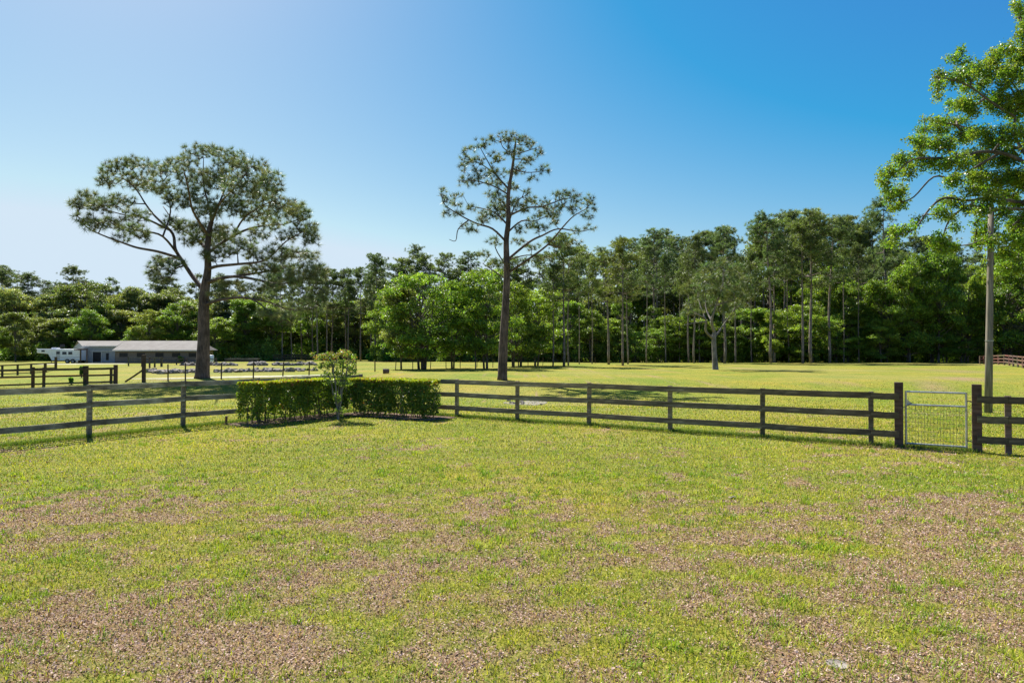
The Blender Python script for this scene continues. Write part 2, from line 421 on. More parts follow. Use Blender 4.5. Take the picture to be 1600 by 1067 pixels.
def hero_tree(name, label, cat, D, conv, trunk, trunk_r, limbs, pads, style, base, depth_amp, per_area, col, bmat, puff, extra_depth=.8, limb_r=.5):
    """trunk/limbs/pads are traced in zoomed pixels, conv() turns them into photo pixels; depth is given in metres"""
    root = empty(name, base, label=label, cat=cat); bx_, by_, bz_ = base
    def loc(px, py, dy):
        d = D+dy; return Vector((at(px, d)-bx_, dy, zz(py, d)-bz_))
    tp = [loc(*conv(*p), 0) for p in trunk]; tp[0].z = -.15
    sp = smooth_poly(tp, 5); rr = np.interp(np.linspace(0, 1, len(sp)), np.linspace(0, 1, len(trunk_r)), trunk_r)
    mb = MB(); pts = [Vector(p) for p in sp]
    rr = [float(r) for r in rr]; rr[0] *= 1.12
    mb.tube(pts, rr, 14).build('trunk', bmat, root, smooth=True)
    skel = [(Vector(p), float(r)) for p, r in zip(pts, rr)]
    nodes = []; par = []
    for i, (p, r) in enumerate(skel):
        nodes.append(tuple(p)); par.append(i-1 if i else -1)
    pxn = [(p, i) for i, (p, r) in enumerate(skel)]; rn = [r for p, r in skel]
    for li, (pl, dend) in enumerate(limbs):
        c = [conv(*p) for p in pl]; p0 = loc(*c[0], 0)
        # snap onto the nearest built node in the x-z plane
        i0 = min(range(len(nodes)), key=lambda i: (nodes[i][0]-p0.x)**2+(nodes[i][2]-p0.z)**2)
        y0 = nodes[i0][1]; m_ = len(c)-1
        q = [Vector(nodes[i0])] + [loc(*c[i], y0+(dend*depth_amp)*(i/m_)**.8) for i in range(1, m_+1)]
        q = smooth_poly(q, 4); Lr = sum((q[i+1]-q[i]).length for i in range(len(q)-1))
        r0 = min(rn[i0]*.78, max(.03, limb_r*.045*Lr**.75)); 
        rl = [r0*(1-.85*(i/(len(q)-1))**.9)+.012 for i in range(len(q))]
        MB().tube(q, rl, 9).build('limb', bmat, root, smooth=True)
        pv = i0
        for i in range(1, len(q)):
            nodes.append(tuple(q[i])); par.append(pv); rn.append(rl[i]); pv = len(nodes)-1
    NA = np.array(nodes); T = []; 
    for (zx, zy, zrx, zry) in pads:
        px, py = conv(zx, zy); rx = abs(conv(zx+zrx, zy)[0]-px)/F*D; rz = abs(conv(zx, zy+zry)[1]-py)/F*D
        c = loc(px, py, 0); i0 = int(np.argmin((NA[:, 0]-c.x)**2+(NA[:, 2]-c.z)**2)); dy = NA[i0, 1]
        k = max(3, int(per_area*rx*rz)); nsub = max(1, int(round(rx/.8)))
        subs = [dy*rng.uniform(.5, 1.3)+rng.normal(0, extra_depth*rx+.3) for _ in range(nsub)]
        u = unit(k)*rng.random((k, 1))**.4
        for j in range(k):
            sy_ = subs[j % nsub]; f = (D+sy_)/D
            T.append(((px-800)/F*(D+sy_)-bx_ + u[j, 0]*rx, sy_+u[j, 1]*rx*.8, zz(py, D+sy_)-bz_+u[j, 2]*rz))
    T = np.array(T)
    NP, pr, rad, dirs, k0 = grow(NA, par, T, step=puff*1.6, minr=.0065 if style == 'needle' else .006)
    e = np.arange(k0, len(NP)); A = NP[pr[e]]; B = NP[e]
    ra = np.minimum(rad[pr[e]], rad[e]*1.6); V, Fq = seg_tubes(A, B, np.clip(ra, 0, .09), np.clip(rad[e], 0, .09), 5)
    new_obj('twigs', np_mesh(name+'_twigs', V, Fq, smooth=True), bmat, root)
    if style == 'needle':
        dr = dirs + np.array([0, 0, .55]); K = 44; V = needle_tris(T, dr, K, puff, puff*.048)
        t = np.repeat(rng.uniform(.5, 1.45, (len(T), 1)), K*3, 0)*np.repeat(rng.uniform(.75, 1.25, (len(T)*K, 1)), 3, 0)*np.ones((1, 3))
        t[:, 0] *= np.repeat(rng.uniform(.85, 1.35, len(T)), K*3)
        me = np_mesh(name+'_crown', V, np.arange(len(V)).reshape(-1, 3), t)
        new_obj('crown', me, M['needle'], root, col)
    else:
        K = 32; P = np.repeat(T, K, 0)+unit(len(T)*K)*(puff*rng.random((len(T)*K, 1))**.5); P[:, 2] -= np.abs(rng.normal(0, puff*.25, len(P)))
        V = leaf_quads(P, np.full(len(P), .072), up=.5, aspect=.8)
        t = np.repeat(rng.uniform(.7, 1.25, (len(T), 1)), K*4, 0)*np.repeat(rng.uniform(.75, 1.3, (len(P), 1)), 4, 0)*np.ones((1, 3))
        t[:, 0] *= np.repeat(rng.uniform(.8, 1.4, len(T)), K*4)
        new_obj('crown', np_mesh(name+'_crown', V, np.arange(len(V)).reshape(-1, 4), t), M['leaf'], root, col)
    return root

# the spreading pine on the left
cv1 = lambda x, y: (80+x/2.541, 200+y/2.541)
b1 = hit(315, 591); D1 = b1[1]
pads1 = [(600,95,90,30),(700,120,80,35),(790,160,80,40),(860,220,60,45),(520,140,70,35),(430,170,80,35),(320,140,80,25),(250,160,60,30),(215,210,45,40),(330,210,80,40),(430,240,70,35),(560,200,80,45),(660,200,80,50),(750,240,80,50),(850,280,70,40),(930,320,70,40),(980,340,50,40),(140,280,60,25),(100,310,35,30),(130,360,45,25),(200,310,60,30),(270,290,60,30),(230,380,70,25),(160,390,40,20),(310,400,60,20),(360,430,40,20),(330,350,60,25),(270,440,40,15),(500,290,60,35),(570,270,60,35),(620,330,70,35),(700,310,80,40),(790,330,80,40),(870,370,70,35),(480,380,60,30),(540,400,60,30),(620,400,60,30),(690,420,70,35),(570,450,60,30),(650,450,60,30),(760,460,60,30),(820,420,50,25),(1000,400,55,35),(1030,440,35,35),(930,430,50,20),(430,530,45,25),(400,570,25,30),(460,560,50,25),(440,600,50,20),(500,540,40,20),(890,500,60,40),(960,500,60,30),(1020,510,45,25),(800,510,50,25),(700,490,50,25),(640,510,50,25),(850,560,70,30),(930,560,70,30),(1010,570,70,35),(1060,570,35,30),(900,610,80,25),(980,600,60,25),(780,570,50,20),(720,620,60,15),(800,640,60,15),(1060,670,40,25),(960,720,80,25),(1040,700,60,30),(860,740,50,20),(930,760,60,20),(680,660,60,18)]
limbs1 = [([(600,650),(560,590),(520,530),(490,480),(480,420),(430,370),(400,340),(370,300),(330,240),(270,190)], 2.5),
 ([(490,495),(420,490),(340,475),(280,455),(200,425),(140,395),(100,350)], -1.5),
 ([(490,470),(440,430),(370,410),(310,400),(220,370)], -3),
 ([(430,370),(350,350),(290,345),(200,320)], -3.5),
 ([(480,420),(470,330),(450,250),(430,180)], 3),
 ([(618,480),(560,430),(500,390),(440,310)], 3.5),
 ([(625,370),(620,300),(600,220),(600,120)], 2),
 ([(635,370),(665,300),(720,240),(770,180)], -3),
 ([(665,300),(700,200),(700,130)], 3),
 ([(625,430),(560,330),(540,240),(520,160)], -4),
 ([(625,560),(660,548),(740,540),(830,530),(880,500),(930,450),(1000,410)], -2),
 ([(620,500),(700,440),(780,400),(860,385),(930,380),(1000,350)], 3),
 ([(700,440),(760,360),(830,310),(900,280)], -3),
 ([(628,610),(680,595),(740,590),(830,605),(900,620),(1000,600),(1070,570)], -2.5),
 ([(740,590),(850,570),(940,550),(1010,520)], 3),
 ([(625,710),(660,685),(720,675),(780,675),(830,700),(880,745),(940,765)], -2),
 ([(780,675),(860,690),(940,720),(1040,715)], 2),
 ([(510,520),(490,560),(470,590),(430,590)], -2),
 ([(500,500),(440,520),(410,550)], 2)]
hero_tree('pine_tree', 'broad spreading pine with a flat umbrella crown, beside the long barn', 'tree', D1, cv1,
    [(600,990),(605,850),(605,720),(608,650),(620,560),(618,480),(626,400),(635,370)], [.54,.42,.38,.35,.25,.22,.18,.14], limbs1, pads1, 'needle', b1, 1.5, 72, (.12, .165, .075), M['pine_bark'], .44, .6)

# the tall pine in the middle
cv2 = lambda x, y: (650+x/2.426, 180+y/2.426)
b2 = hit(785, 593); D2 = b2[1]
pads2 = [(345,80,40,25),(400,90,30,25),(300,90,20,15),(250,110,40,18),(440,110,25,20),(460,140,25,18),(200,130,25,15),(185,165,25,20),(230,170,35,20),(300,160,35,25),(370,140,40,25),(420,170,35,20),(180,200,20,15),(190,250,35,18),(240,220,40,20),(310,220,40,25),(380,210,40,25),(485,205,25,18),(440,240,25,12),(230,250,30,15),(300,260,40,20),(360,270,40,20),(420,290,20,15),(300,300,40,20),(350,330,50,25),(420,320,40,20),(270,380,40,20),(320,370,50,30),(400,350,40,20),(480,340,40,25),(300,350,50,25),(100,295,18,15),(120,320,25,15),(160,310,25,12),(115,365,15,20),(160,370,25,15),(210,350,30,15),(150,340,25,12),(220,430,25,20),(190,420,20,10),(250,400,25,15),(540,310,30,20),(580,300,25,18),(610,320,25,18),(650,320,25,20),(670,350,20,15),(520,370,35,25),(560,350,30,20),(600,360,25,15),(650,380,25,15),(660,430,22,15),(610,440,25,12),(440,410,30,20),(400,430,30,20),(480,430,35,18),(530,400,30,18),(470,380,30,18),(390,480,30,15),(440,500,40,15),(520,480,30,12),(560,500,35,15),(600,480,30,12),(290,560,35,12),(260,530,30,15),(300,480,30,15),(380,560,30,10),(480,540,40,12)]
limbs2 = [([(355,600),(420,550),(500,490),(560,420),(600,380),(655,350)], -2),
 ([(352,540),(430,480),(480,455),(540,430),(620,440),(665,430)], 2.5),
 ([(500,490),(560,500),(610,480)], 2),
 ([(338,480),(290,430),(230,410),(170,380),(110,340),(95,300)], -2),
 ([(200,400),(160,430),(150,475),(125,470)], -.5),
 ([(345,420),(300,370),(240,350),(190,345)], 2.5),
 ([(350,310),(300,270),(240,250),(190,245)], -2),
 ([(355,280),(300,220),(270,170),(240,115)], 2),
 ([(300,220),(240,180),(190,165)], -1),
 ([(365,200),(420,215),(485,210)], -1.5),
 ([(372,150),(430,130),(460,120)], 1.5),
 ([(372,150),(330,120),(320,80)], -1.5),
 ([(350,380),(420,350),(480,345),(550,320),(600,310)], -3),
 ([(345,440),(400,400),(450,400),(520,370)], 3),
 ([(345,420),(380,330),(420,300)], 2),
 ([(340,580),(300,500),(310,440)], -1.5),
 ([(335,620),(280,580),(250,560)], 1.5),
 ([(350,560),(420,530),(480,540)], 2.5)]
hero_tree('pine_tree', 'tall open crowned pine standing alone in the middle of the paddock', 'tree', D2, cv2,
    [(327,1000),(332,850),(340,720),(345,600),(342,480),(350,400),(350,300),(365,200),(375,120),(380,80)], [.36,.31,.27,.24,.2,.18,.14,.1,.07,.03], limbs2, pads2, 'needle', b2, 1.0, 75, (.12, .165, .075), M['pine_bark'], .38, .5, limb_r=.42)

# short twisted pine at the field edge
cv3 = lambda x, y: (1040+x/3.81, 310+y/3.81)
b3 = hit(1117, 577.5); D3 = b3[1]
pads3 = [(340,400,80,40),(250,420,60,40),(430,430,50,40),(200,480,70,50),(300,480,70,50),(400,500,70,50),(480,480,40,40),(150,540,60,40),(240,560,70,50),(340,580,70,50),(430,580,60,45),(500,560,40,40),(170,630,60,40),(130,680,40,25),(260,640,60,40),(350,650,50,35),(430,640,50,35),(390,700,25,20),(200,680,40,20)]
limbs3 = [([(285,840),(240,790),(240,720),(190,690),(150,660)], -1.5), ([(240,720),(200,610),(190,500)], 2), ([(290,800),(275,730),(300,640),(340,520),(350,420)], -1.5),
 ([(300,640),(400,600),(470,560)], 2), ([(295,830),(320,790),(360,730),(390,690)], 1.5), ([(275,730),(240,640),(250,480)], 2.5), ([(240,740),(180,740),(110,755)], -1)]
hero_tree('pine_tree', 'short pine with a pale twisted forked trunk, in front of the wood', 'tree', D3, cv3,
    [(297,1020),(292,950),(288,870),(288,820),(292,790)], [.36,.27,.25,.24,.2], limbs3, pads3, 'needle', b3, 1.3, 42, (.13, .19, .065), M['gnarl_bark'], .55, .6, limb_r=.95)

# leafy tree reaching in from the right
cv4 = lambda x, y: (1300+x/2.54, y/2.54)
D4 = 23.0; b4 = (at(1690, D4), D4, float(gz(at(1690, D4), D4)))
pads4 = [(525,190,15,25),(490,220,30,18),(540,240,30,20),(430,290,35,20),(420,330,25,20),(425,370,12,25),(480,310,40,25),(540,290,50,30),(600,270,50,30),(650,220,45,35),(700,190,50,25),(740,230,40,40),(660,280,60,40),(720,300,50,50),(560,340,50,25),(540,400,50,35),(490,410,30,18),(580,430,40,25),(640,380,50,40),(700,400,60,50),(740,430,40,50),(430,470,35,20),(375,470,15,15),(380,500,35,20),(440,510,45,25),(500,480,45,30),(340,560,45,22),(400,560,50,25),(460,570,50,30),(530,530,50,35),(600,520,50,35),(650,560,60,35),(720,520,50,50),(280,620,40,25),(340,620,45,25),(300,670,40,30),(230,680,45,25),(210,720,30,30),(240,770,40,30),(250,820,25,20),(280,750,30,25),(290,800,25,20),(420,650,60,30),(500,640,60,30),(570,610,60,30),(640,630,60,35),(710,620,50,40),(480,710,40,25),(540,700,50,30),(600,700,50,30),(660,700,60,35),(720,710,50,40),(560,750,40,25),(620,760,50,30),(690,770,50,30),(450,790,35,20),(500,800,30,20),(440,840,35,25),(480,860,30,20),(560,820,35,20),(600,830,40,25),(350,870,30,15),(310,900,30,20),(260,920,35,20),(240,960,25,15),(690,850,30,30),(730,880,30,30),(590,880,25,20),(650,780,40,30),(500,900,30,12),(420,950,40,35),(460,980,40,25),(760,15,35,25),(770,40,25,15),(590,930,35,25),(740,920,25,40)]
for zx in range(800, 1300, 75):
    for zy in range(60, 900, 75): pads4.append((zx+rng.uniform(-20, 20), zy+rng.uniform(-20, 20), 55, 40))
pads4 += [(745,700,40,40),(735,800,40,40),(700,1060,50,30),(745,1060,40,30),(700,940,50,30),(740,900,40,50),(640,960,40,25),(590,960,35,25),(700,1000,50,30),(640,900,30,30),(745,980,30,40)]
limbs4 = [([(990,900),(900,750),(800,660),(700,610),(600,600),(520,620),(420,625),(330,630),(250,690)], -1.5),
 ([(900,750),(760,800),(650,780),(545,795),(450,785),(390,830),(330,910),(260,930)], -.5),
 ([(800,660),(745,560),(735,460),(740,380),(690,300),(650,220)], 1),
 ([(735,460),(640,400),(560,340),(480,310),(420,300)], -1),
 ([(700,610),(620,540),(530,500),(430,480),(380,470)], 1.5),
 ([(600,600),(500,700),(410,700),(330,780),(280,800)], 1),
 ([(690,300),(600,270),(530,220)], .5),
 ([(545,795),(480,860),(440,950)], 1),
 ([(990,700),(900,400),(820,200),(760,60)], 1),
 ([(990,600),(1050,400),(1100,200)], -1), ([(990,800),(1100,650),(1200,500)], 1)]
hero_tree('shade_tree', 'bright green broadleaf tree reaching into view behind the light pole', 'tree', D4, cv4,
    [(990,1640),(985,1300),(990,1000),(985,850),(990,700),(1000,500),(1010,300)], [.55,.42,.38,.33,.25,.16,.08], limbs4, pads4, 'leaf', b4, 1.2, 230, (.14, .25, .03), M['oak_bark'], .2, .7, limb_r=.30)

# ------------------------------------------------------------------ repeated trees of the wood
def broad_proto(seed, H=12.0, W=4.2, nclump=34, nleaf=780, leaf=.2, bare=.22, lobes=1.0, trunks=1):
    g = np.random.default_rng(seed); mb = MB(); tr = []
    lean = g.normal(0, .25, 2)
    tp = [(0,0,-.2), (lean[0]*.3, lean[1]*.3, H*.2), (lean[0]*.8, lean[1]*.8, H*.45), (lean[0]*1.4, lean[1]*1.4, H*.75)]
    mb.tube(smooth_poly(tp, 4), np.linspace(.2, .06, 13), 8)
    for q_ in range(trunks-1):
        a = q_*2.1+seed; o_ = Vector((math.cos(a), math.sin(a), 0)); mb.tube([o_*.45+Vector((0,0,-.2)), o_*.6+Vector((0,0,H*.15)), o_*1.3+Vector((0,0,H*.42)), o_*1.8+Vector((0,0,H*.7))], [.17, .14, .10, .04], 8)
    P = []; O = []; Tn = []
    for c in range(nclump):
        a = g.uniform(0, 2*np.pi); h = g.uniform(bare, .93) ** (.9)
        prof = math.sin(math.pi*min(1, max(0, (h-bare+.12)/(1.08-bare+.06))))**.6
        rr_ = W*prof*g.uniform(.35, 1.0)
        cz = H*h; cx = math.cos(a)*rr_+lean[0]*h; cy = math.sin(a)*rr_+lean[1]*h
        cr = W*g.uniform(.22, .42)*lobes
        z0 = min(cz*.75, H*.7)*g.uniform(.75, 1); 
        mb.tube([(lean[0]*z0/H, lean[1]*z0/H, z0), (cx*.5, cy*.5, z0*.45+cz*.5), (cx, cy, cz)], [.07, .045, .02], 5, cap=False)
        k = int(nleaf*(cr/(W*.32))**2); u = g.normal(size=(k, 3)); u /= np.linalg.norm(u, axis=1)[:, None]
        u[:, 2] = np.where(u[:, 2] < -.2, -u[:, 2]*.6, u[:, 2])
        rad = (g.random((k, 1))**.35)*(.75+.5*g.random((k, 1)))
        sub = 11; k2 = max(3, k//sub); u = u[:k2]; ctr = np.array([cx, cy, cz])+u*rad[:k2]*np.array([cr, cr, cr*.72])
        P.append(np.repeat(ctr, sub, 0)+g.normal(0, 1, (k2*sub, 3))*np.array([.17, .17, .11])); O.append(np.repeat(u*.3, sub, 0))
        Tn.append(np.repeat(g.uniform(.45, 1.5, k2), sub)*g.uniform(.8, 1.2))
    P = np.concatenate(P); O = np.concatenate(O); Tn = np.concatenate(Tn)
    V = leaf_quads(P, np.full(len(P), leaf), up=.75, aspect=.8, out=O)
    t = np.repeat((Tn*g.uniform(.6, 1.4, len(P)))[:, None], 4, 0)*np.ones((1, 3)); t[:, 0] *= np.repeat(g.uniform(.8, 1.3, len(P)), 4)
    root = empty('oak_tree'); mb.build('trunk', M['oak_bark'], root, smooth=True)
    new_obj('crown', np_mesh('broad_crown', V, np.arange(len(V)).reshape(-1, 4), t), M['leaf'], root)
    root['H'] = H; return root
def pine_proto(seed, H=25.0, W=3.4, cr0=.55, nb=38, K=30, per=18):
    g = np.random.default_rng(seed); mb = MB(); lx, ly = g.normal(0, .5, 2)
    ax = lambda h: Vector((lx*h*h + .15*math.sin(h*7+seed), ly*h*h, H*h))
    mb.tube([ax(h) if h > 0 else Vector((0, 0, -.2)) for h in np.linspace(0, .97, 12)], np.linspace(.24, .04, 12), 8)
    T = []; Dr = []
    for i in range(nb):
        h = cr0 + (1-cr0)*g.random()**.75; a = g.uniform(0, 2*np.pi); f = (h-cr0)/(1-cr0)
        L = W*(.35+.75*math.sin(math.pi*min(1, .25+.75*f))**.7)*g.uniform(.45, 1.1); o = ax(h)
        e = o + Vector((math.cos(a)*L, math.sin(a)*L, L*g.uniform(.05, .55)))
        mid = o.lerp(e, .5)+Vector((0, 0, -.1*L)); mb.tube([o, mid, e], [.07, .045, .02], 5, cap=False)
        for j in range(per):
            s_ = g.uniform(.35, 1.05); q = o.lerp(e, s_); q = np.array(q)+g.normal(0, 1, 3)*np.array([.5, .5, .28])*(.5+.5*s_)
            T.append(q); Dr.append((math.cos(a)*.6, math.sin(a)*.6, .6))
    for j in range(14): T.append(np.array(ax(1.0))+g.normal(0, 1, 3)*np.array([.6, .6, .4])); Dr.append((0, 0, 1))
    for i in range(5):      # dead snags below the crown
        h = g.uniform(cr0*.6, cr0); a = g.uniform(0, 6.28); o = ax(h); L = g.uniform(.6, 1.6)
        mb.tube([o, o+Vector((math.cos(a)*L, math.sin(a)*L, .2*L))], [.035, .01], 4, cap=False)
    T = np.array(T); Dr = np.array(Dr); V = needle_tris(T, Dr, K, .5, .05)
    t = np.repeat(g.uniform(.45, 1.5, (len(T), 1)), K*3, 0)*np.repeat(g.uniform(.7, 1.3, (len(T)*K, 1)), 3, 0)*np.ones((1, 3))
    root = empty('pine_tree'); mb.build('trunk', M['thin_bark'], root, smooth=True)
    new_obj('crown', np_mesh('pine_crown', V, np.arange(len(V)).reshape(-1, 3), t), M['needle'], root)
    root['H'] = H; return root
BR = [broad_proto(s, W=w_, lobes=l, bare=b_, nclump=n_) for s, w_, l, b_, n_ in ((11, 4.2, 1.0, .2, 34), (12, 3.6, 1.1, .12, 32), (13, 4.8, .9, .25, 40), (14, 3.2, 1.15, .15, 28), (15, 4.4, 1.0, .05, 40), (16, 3.8, .85, .3, 34))] + [broad_proto(17, W=5.4, lobes=.72, bare=.10, nclump=72, trunks=4), broad_proto(18, W=5.0, lobes=.75, bare=.08, nclump=60, trunks=2)]
PI_ = [pine_proto(s, W=w_, cr0=c_, nb=n_) for s, w_, c_, n_ in ((21, 3.4, .55, 38), (22, 3.0, .62, 32), (23, 4.0, .5, 46), (24, 2.7, .66, 28), (25, 3.6, .6, 36))]
used = set()
greensT = {'fresh': (.18, .27, .04), 'mid': (.15, .235, .035), 'dark': (.10, .17, .03), 'grey': (.19, .235, .08), 'pine': (.135, .175, .06), 'olive': (.18, .22, .055)}
SECT = [(-99, 55, 'left of the white trailer'), (55, 130, 'behind the white trailer'), (130, 215, 'behind the barn\'s left half'), (215, 305, 'behind the barn\'s right half'),
        (305, 430, 'right of the spreading pine trunk'), (430, 520, 'beyond the rubble, left of the leggy shrub'), (520, 610, 'above the leggy shrub'), (610, 700, 'above the right wing of the hedge'),
        (700, 780, 'just left of the lone tall pine'), (780, 870, 'just right of the lone tall pine'), (870, 960, 'left of the double pines'), (960, 1070, 'left of the twisted pine'),
        (1070, 1165, 'around the twisted pine'), (1165, 1240, 'left of the tallest pines'), (1240, 1330, 'among the tallest pines'), (1330, 1420, 'left of the metal gate'),
        (1420, 1500, 'above the metal gate'), (1500, 1560, 'around the light pole'), (1560, 1760, 'right of the light pole')]
placed = []
def tree(kind, px, D, top, col, wx=1.0, desc=None, row='', proto=None, own=None, tint=1.0):
    pool = BR if kind == 'broad' else PI_
    p = pool[proto if proto is not None else random.randrange(min(6, len(pool)))]
    if p.name in used: r = copy_tree(p)
    else: r = p; used.add(p.name)
    x = at(px, D); z = float(gz(x, D)); H = zz(top, D)-z; s_ = H/p['H']
    r.location = (x, D, z); r.rotation_euler = (0, 0, random.uniform(0, 6.28)); r.scale = (s_*wx, s_*wx, s_)
    c = greensT[col]; b_ = random.uniform(.85, 1.2)*tint; j = [b_*random.uniform(.85, 1.02), b_, b_*random.uniform(.85, 1.15)]
    for ch in r.children:
        if ch.name.startswith('crown'): ch.color = (c[0]*j[0], c[1]*j[1], c[2]*j[2], 1)
    placed.append((r, kind, px, desc, row, own)); return r
def skyline(px):
    xs = [-100, 0, 50, 100, 150, 200, 250, 300, 400, 470, 510, 560, 600, 640, 700, 760, 830, 900, 930, 1000, 1040, 1090, 1125, 1160, 1190, 1260, 1300, 1340, 1385, 1430, 1500, 1700]
    ys = [405, 412, 430, 420, 435, 438, 440, 432, 430, 425, 408, 416, 398, 388, 398, 405, 400, 385, 398, 366, 368, 372, 360, 380, 342, 335, 345, 350, 352, 378, 384, 372]
    return float(np.interp(px, xs, ys))
# hand-placed trees at the field edge
own = [
 ('broad', 627, 577.0, 450, 'grey', .8, 1, 'greyish slim oak leaning left, by the green shrub and wire fence'),
 ('broad', 660, 577.0, 424, 'fresh', .98, 6, 'large rounded pale green oak with several trunks, above the hedge end'),
 ('broad', 706, 575.5, 436, 'mid', .72, 7, 'dark oak between the rounded pale oak and the lone tall pine'),
 ('broad', 743, 576.5, 470, 'fresh', .6, 3, 'small bright oak directly left of the lone tall pine trunk'),
 ('broad', 761, 576.0, 415, 'mid', .76, 7, 'taller dense oak whose dark trunk stands left of the lone tall pine'),
 ('broad', 801, 573.0, 438, 'mid', .7, 7, 'dark oak touching the right side of the lone tall pine trunk'),
 ('broad', 813, 572.0, 470, 'dark', .7, 6, 'low dark oak just right of the lone tall pine, nearest the shade'),
 ('broad', 836, 571.5, 448, 'fresh', .95, 7, 'bright oak between the lone pine and the thin leaning pine'),
 ('pine', 864, 572.5, 398, 'pine', .85, 1, 'thin leaning pine, first of the pines right of the lone one'),
 ('pine', 881, 572.5, 368, 'olive', 1.15, 2, 'left trunk of the close pine pair, under the lone pine limb'),
 ('pine', 888, 571.5, 382, 'olive', .8, 4, 'right trunk of the close pine pair, under the lone pine limb'),
 ('pine', 951, 569.7, 392, 'olive', 1.2, 0, 'dark trunked pine with a thin snag leaning against its foot'),
 ('pine', 973, 571.5, 376, 'olive', 1.0, 2, 'front pine of the pair halfway to the twisted pine'),
 ('pine', 981, 569.0, 396, 'pine', .9, 3, 'back pine of the pair halfway to the twisted pine'),
 ('pine', 1076, 566.6, 384, 'pine', .9, 1, 'leftmost thin pine of three behind the twisted pine'),
 ('pine', 1084, 567.3, 372, 'pine', .9, 3, 'middle thin pine of three behind the twisted pine'),
 ('pine', 1093, 566.2, 392, 'pine', .8, 4, 'rightmost thin pine of three behind the twisted pine'),
 ('pine', 1132, 567.6, 358, 'pine', 1.1, 2, 'stout pine just right of the twisted pine'),
 ('pine', 1149, 567.0, 382, 'pine', .85, 1, 'slender bent pine, second right of the twisted pine'),
 ('pine', 1204, 567.4, 341, 'pine', 1.1, 0, 'pine with the bright sapling at its foot'),
 ('pine', 1210, 566.8, 352, 'olive', .9, 3, 'thinner pine hidden behind the pine with the sapling'),
 ('pine', 1254, 567.4, 346, 'olive', 1.0, 4, 'left one of the two tallest straight pines by the field'),
 ('pine', 1267, 567.2, 332, 'olive', 1.15, 2, 'right one of the two tallest straight pines by the field'),
 ('pine', 1296, 566.8, 346, 'pine', 1.1, 0, 'slightly leaning pine right of the two tallest pines'),
 ('broad', 1208, 566.9, 488, 'fresh', .8, 3, 'small bright sapling at the foot of a tall pine'),
 ('broad', 1421, 566.3, 398, 'fresh', .6, 4, 'pale trunked oak at the field edge left of the gate'),
 ('broad', 1466, 566.3, 388, 'fresh', .62, 0, 'bright oak with a thick white trunk, above the gate'),
 ('broad', 1479, 566.0, 402, 'fresh', .5, 1, 'slim white trunked oak beside the thick white trunk'),
 ('broad', 1512, 566.2, 410, 'fresh', .6, 5, 'bright leafy oak just left of the light pole'),
 ('broad', 1572, 566.4, 388, 'fresh', .75, 6, 'bright leafy oak right of the light pole, behind the far fence'),
 ('broad', 1612, 567.0, 392, 'mid', .9, 7, 'leafy oak at the right picture edge, behind the far fence'),
 ('broad', 1385, 566.0, 432, 'fresh', .8, 2, 'rounded bright oak below the pine that rises highest'),
 ('pine', 1040, 566.4, 400, 'pine', .6, 3, 'very thin pine left of the three thin pines'),
 ('pine', 1062, 566.0, 410, 'olive', .55, 1, 'thinnest pine directly left of the three thin pines'),
 ('pine', 1174, 566.2, 396, 'pine', .6, 4, 'thin pine between the bent pine and the sapling'),
 ('pine', 1232, 566.2, 372, 'pine', .65, 3, 'thin pine left of the two tallest pines'),
 ('pine', 1318, 566.2, 372, 'olive', .6, 1, 'thin pine right of the leaning pine'),
 ('pine', 1342, 566.0, 385, 'pine', .6, 4, 'thin pine second right of the leaning pine'),
 ('pine', 1010, 567.2, 388, 'pine', .7, 3, 'thin pine halfway between the pine pair and the three thin pines'),
 ('pine', 925, 568.6, 402, 'olive', .65, 1, 'thin pine left of the dark trunked pine'),
 ('pine', 905, 569.2, 408, 'pine', .6, 4, 'thin pine just right of the close pine pair'),
]
for kind, px, by, top, col, wx, pr_, lab in own:
    D = hit(px, by)[1]; tree(kind, px, D, top, col, wx, proto=pr_, own=lab)
# rows of the wood behind
def jit(a): return random.uniform(-a, a)
px = 596
while px < 1660:      # leafy edge of the right-hand wood
    D = 125+jit(3.5) if px > 880 else 133+jit(5)
    top = skyline(px)+ (random.choice([48, 70, 95, 120, 80]) if px < 880 else random.choice([85, 110, 140]))+jit(10); tree('broad', px+jit(6), D, top, random.choice(['mid', 'fresh', 'mid', 'grey', 'dark', 'mid']), random.uniform(.6, .85), 'leafy oak', 'front'); px += 21 if px < 880 else 44
px = 775
while px < 1660:      # low bright growth at the very edge
    D = 121.5+jit(2.5) if px > 880 else 129+jit(3)
    tree('broad', px+jit(8), D, 503+jit(26), random.choice(['fresh', 'fresh', 'mid', 'fresh']), random.uniform(1.0, 1.4), 'low young oak', 'edge', proto=random.choice([1, 4, 7])); px += 25
px = 590
while px < 1680:      # pines rising behind it to the skyline
    D = (140 if px < 880 else 152)+jit(5); tree('pine', px+jit(6), D, skyline(px)+jit(8)+ random.choice([0, 0, 10, 26]), random.choice(['pine', 'pine', 'olive']), random.uniform(.9, 1.3), 'skyline pine', 'middle'); px += 21
tree('pine', 1385, 128, 320, 'pine', 1.0, own='lone pine rising highest above the wood, left of the gate', proto=0)
tree('pine', 1024, 134, 361, 'pine', 1.3, own='round headed pine topping the skyline left of the twisted pine', proto=2)
px = 600
while px < 1680:
    tree('broad', px+jit(8), 162+jit(4), skyline(px)+45+jit(14), random.choice(['mid', 'grey', 'fresh']), .8, 'tall oak', 'rear'); px += 55
px = 432
while px < 600:       # bare-trunked stand beyond the rubble
    tree('pine', px+jit(5), 142+jit(8), skyline(px)+jit(12)+8, 'pine', random.uniform(.8, 1.1), 'thin pine', 'middle'); px += 13
px = 425
while px < 600:
    tree('broad', px+jit(5), 160+jit(5), 470+jit(14), random.choice(['mid', 'grey']), .8, 'leafy oak', 'front'); px += 19
px = -30
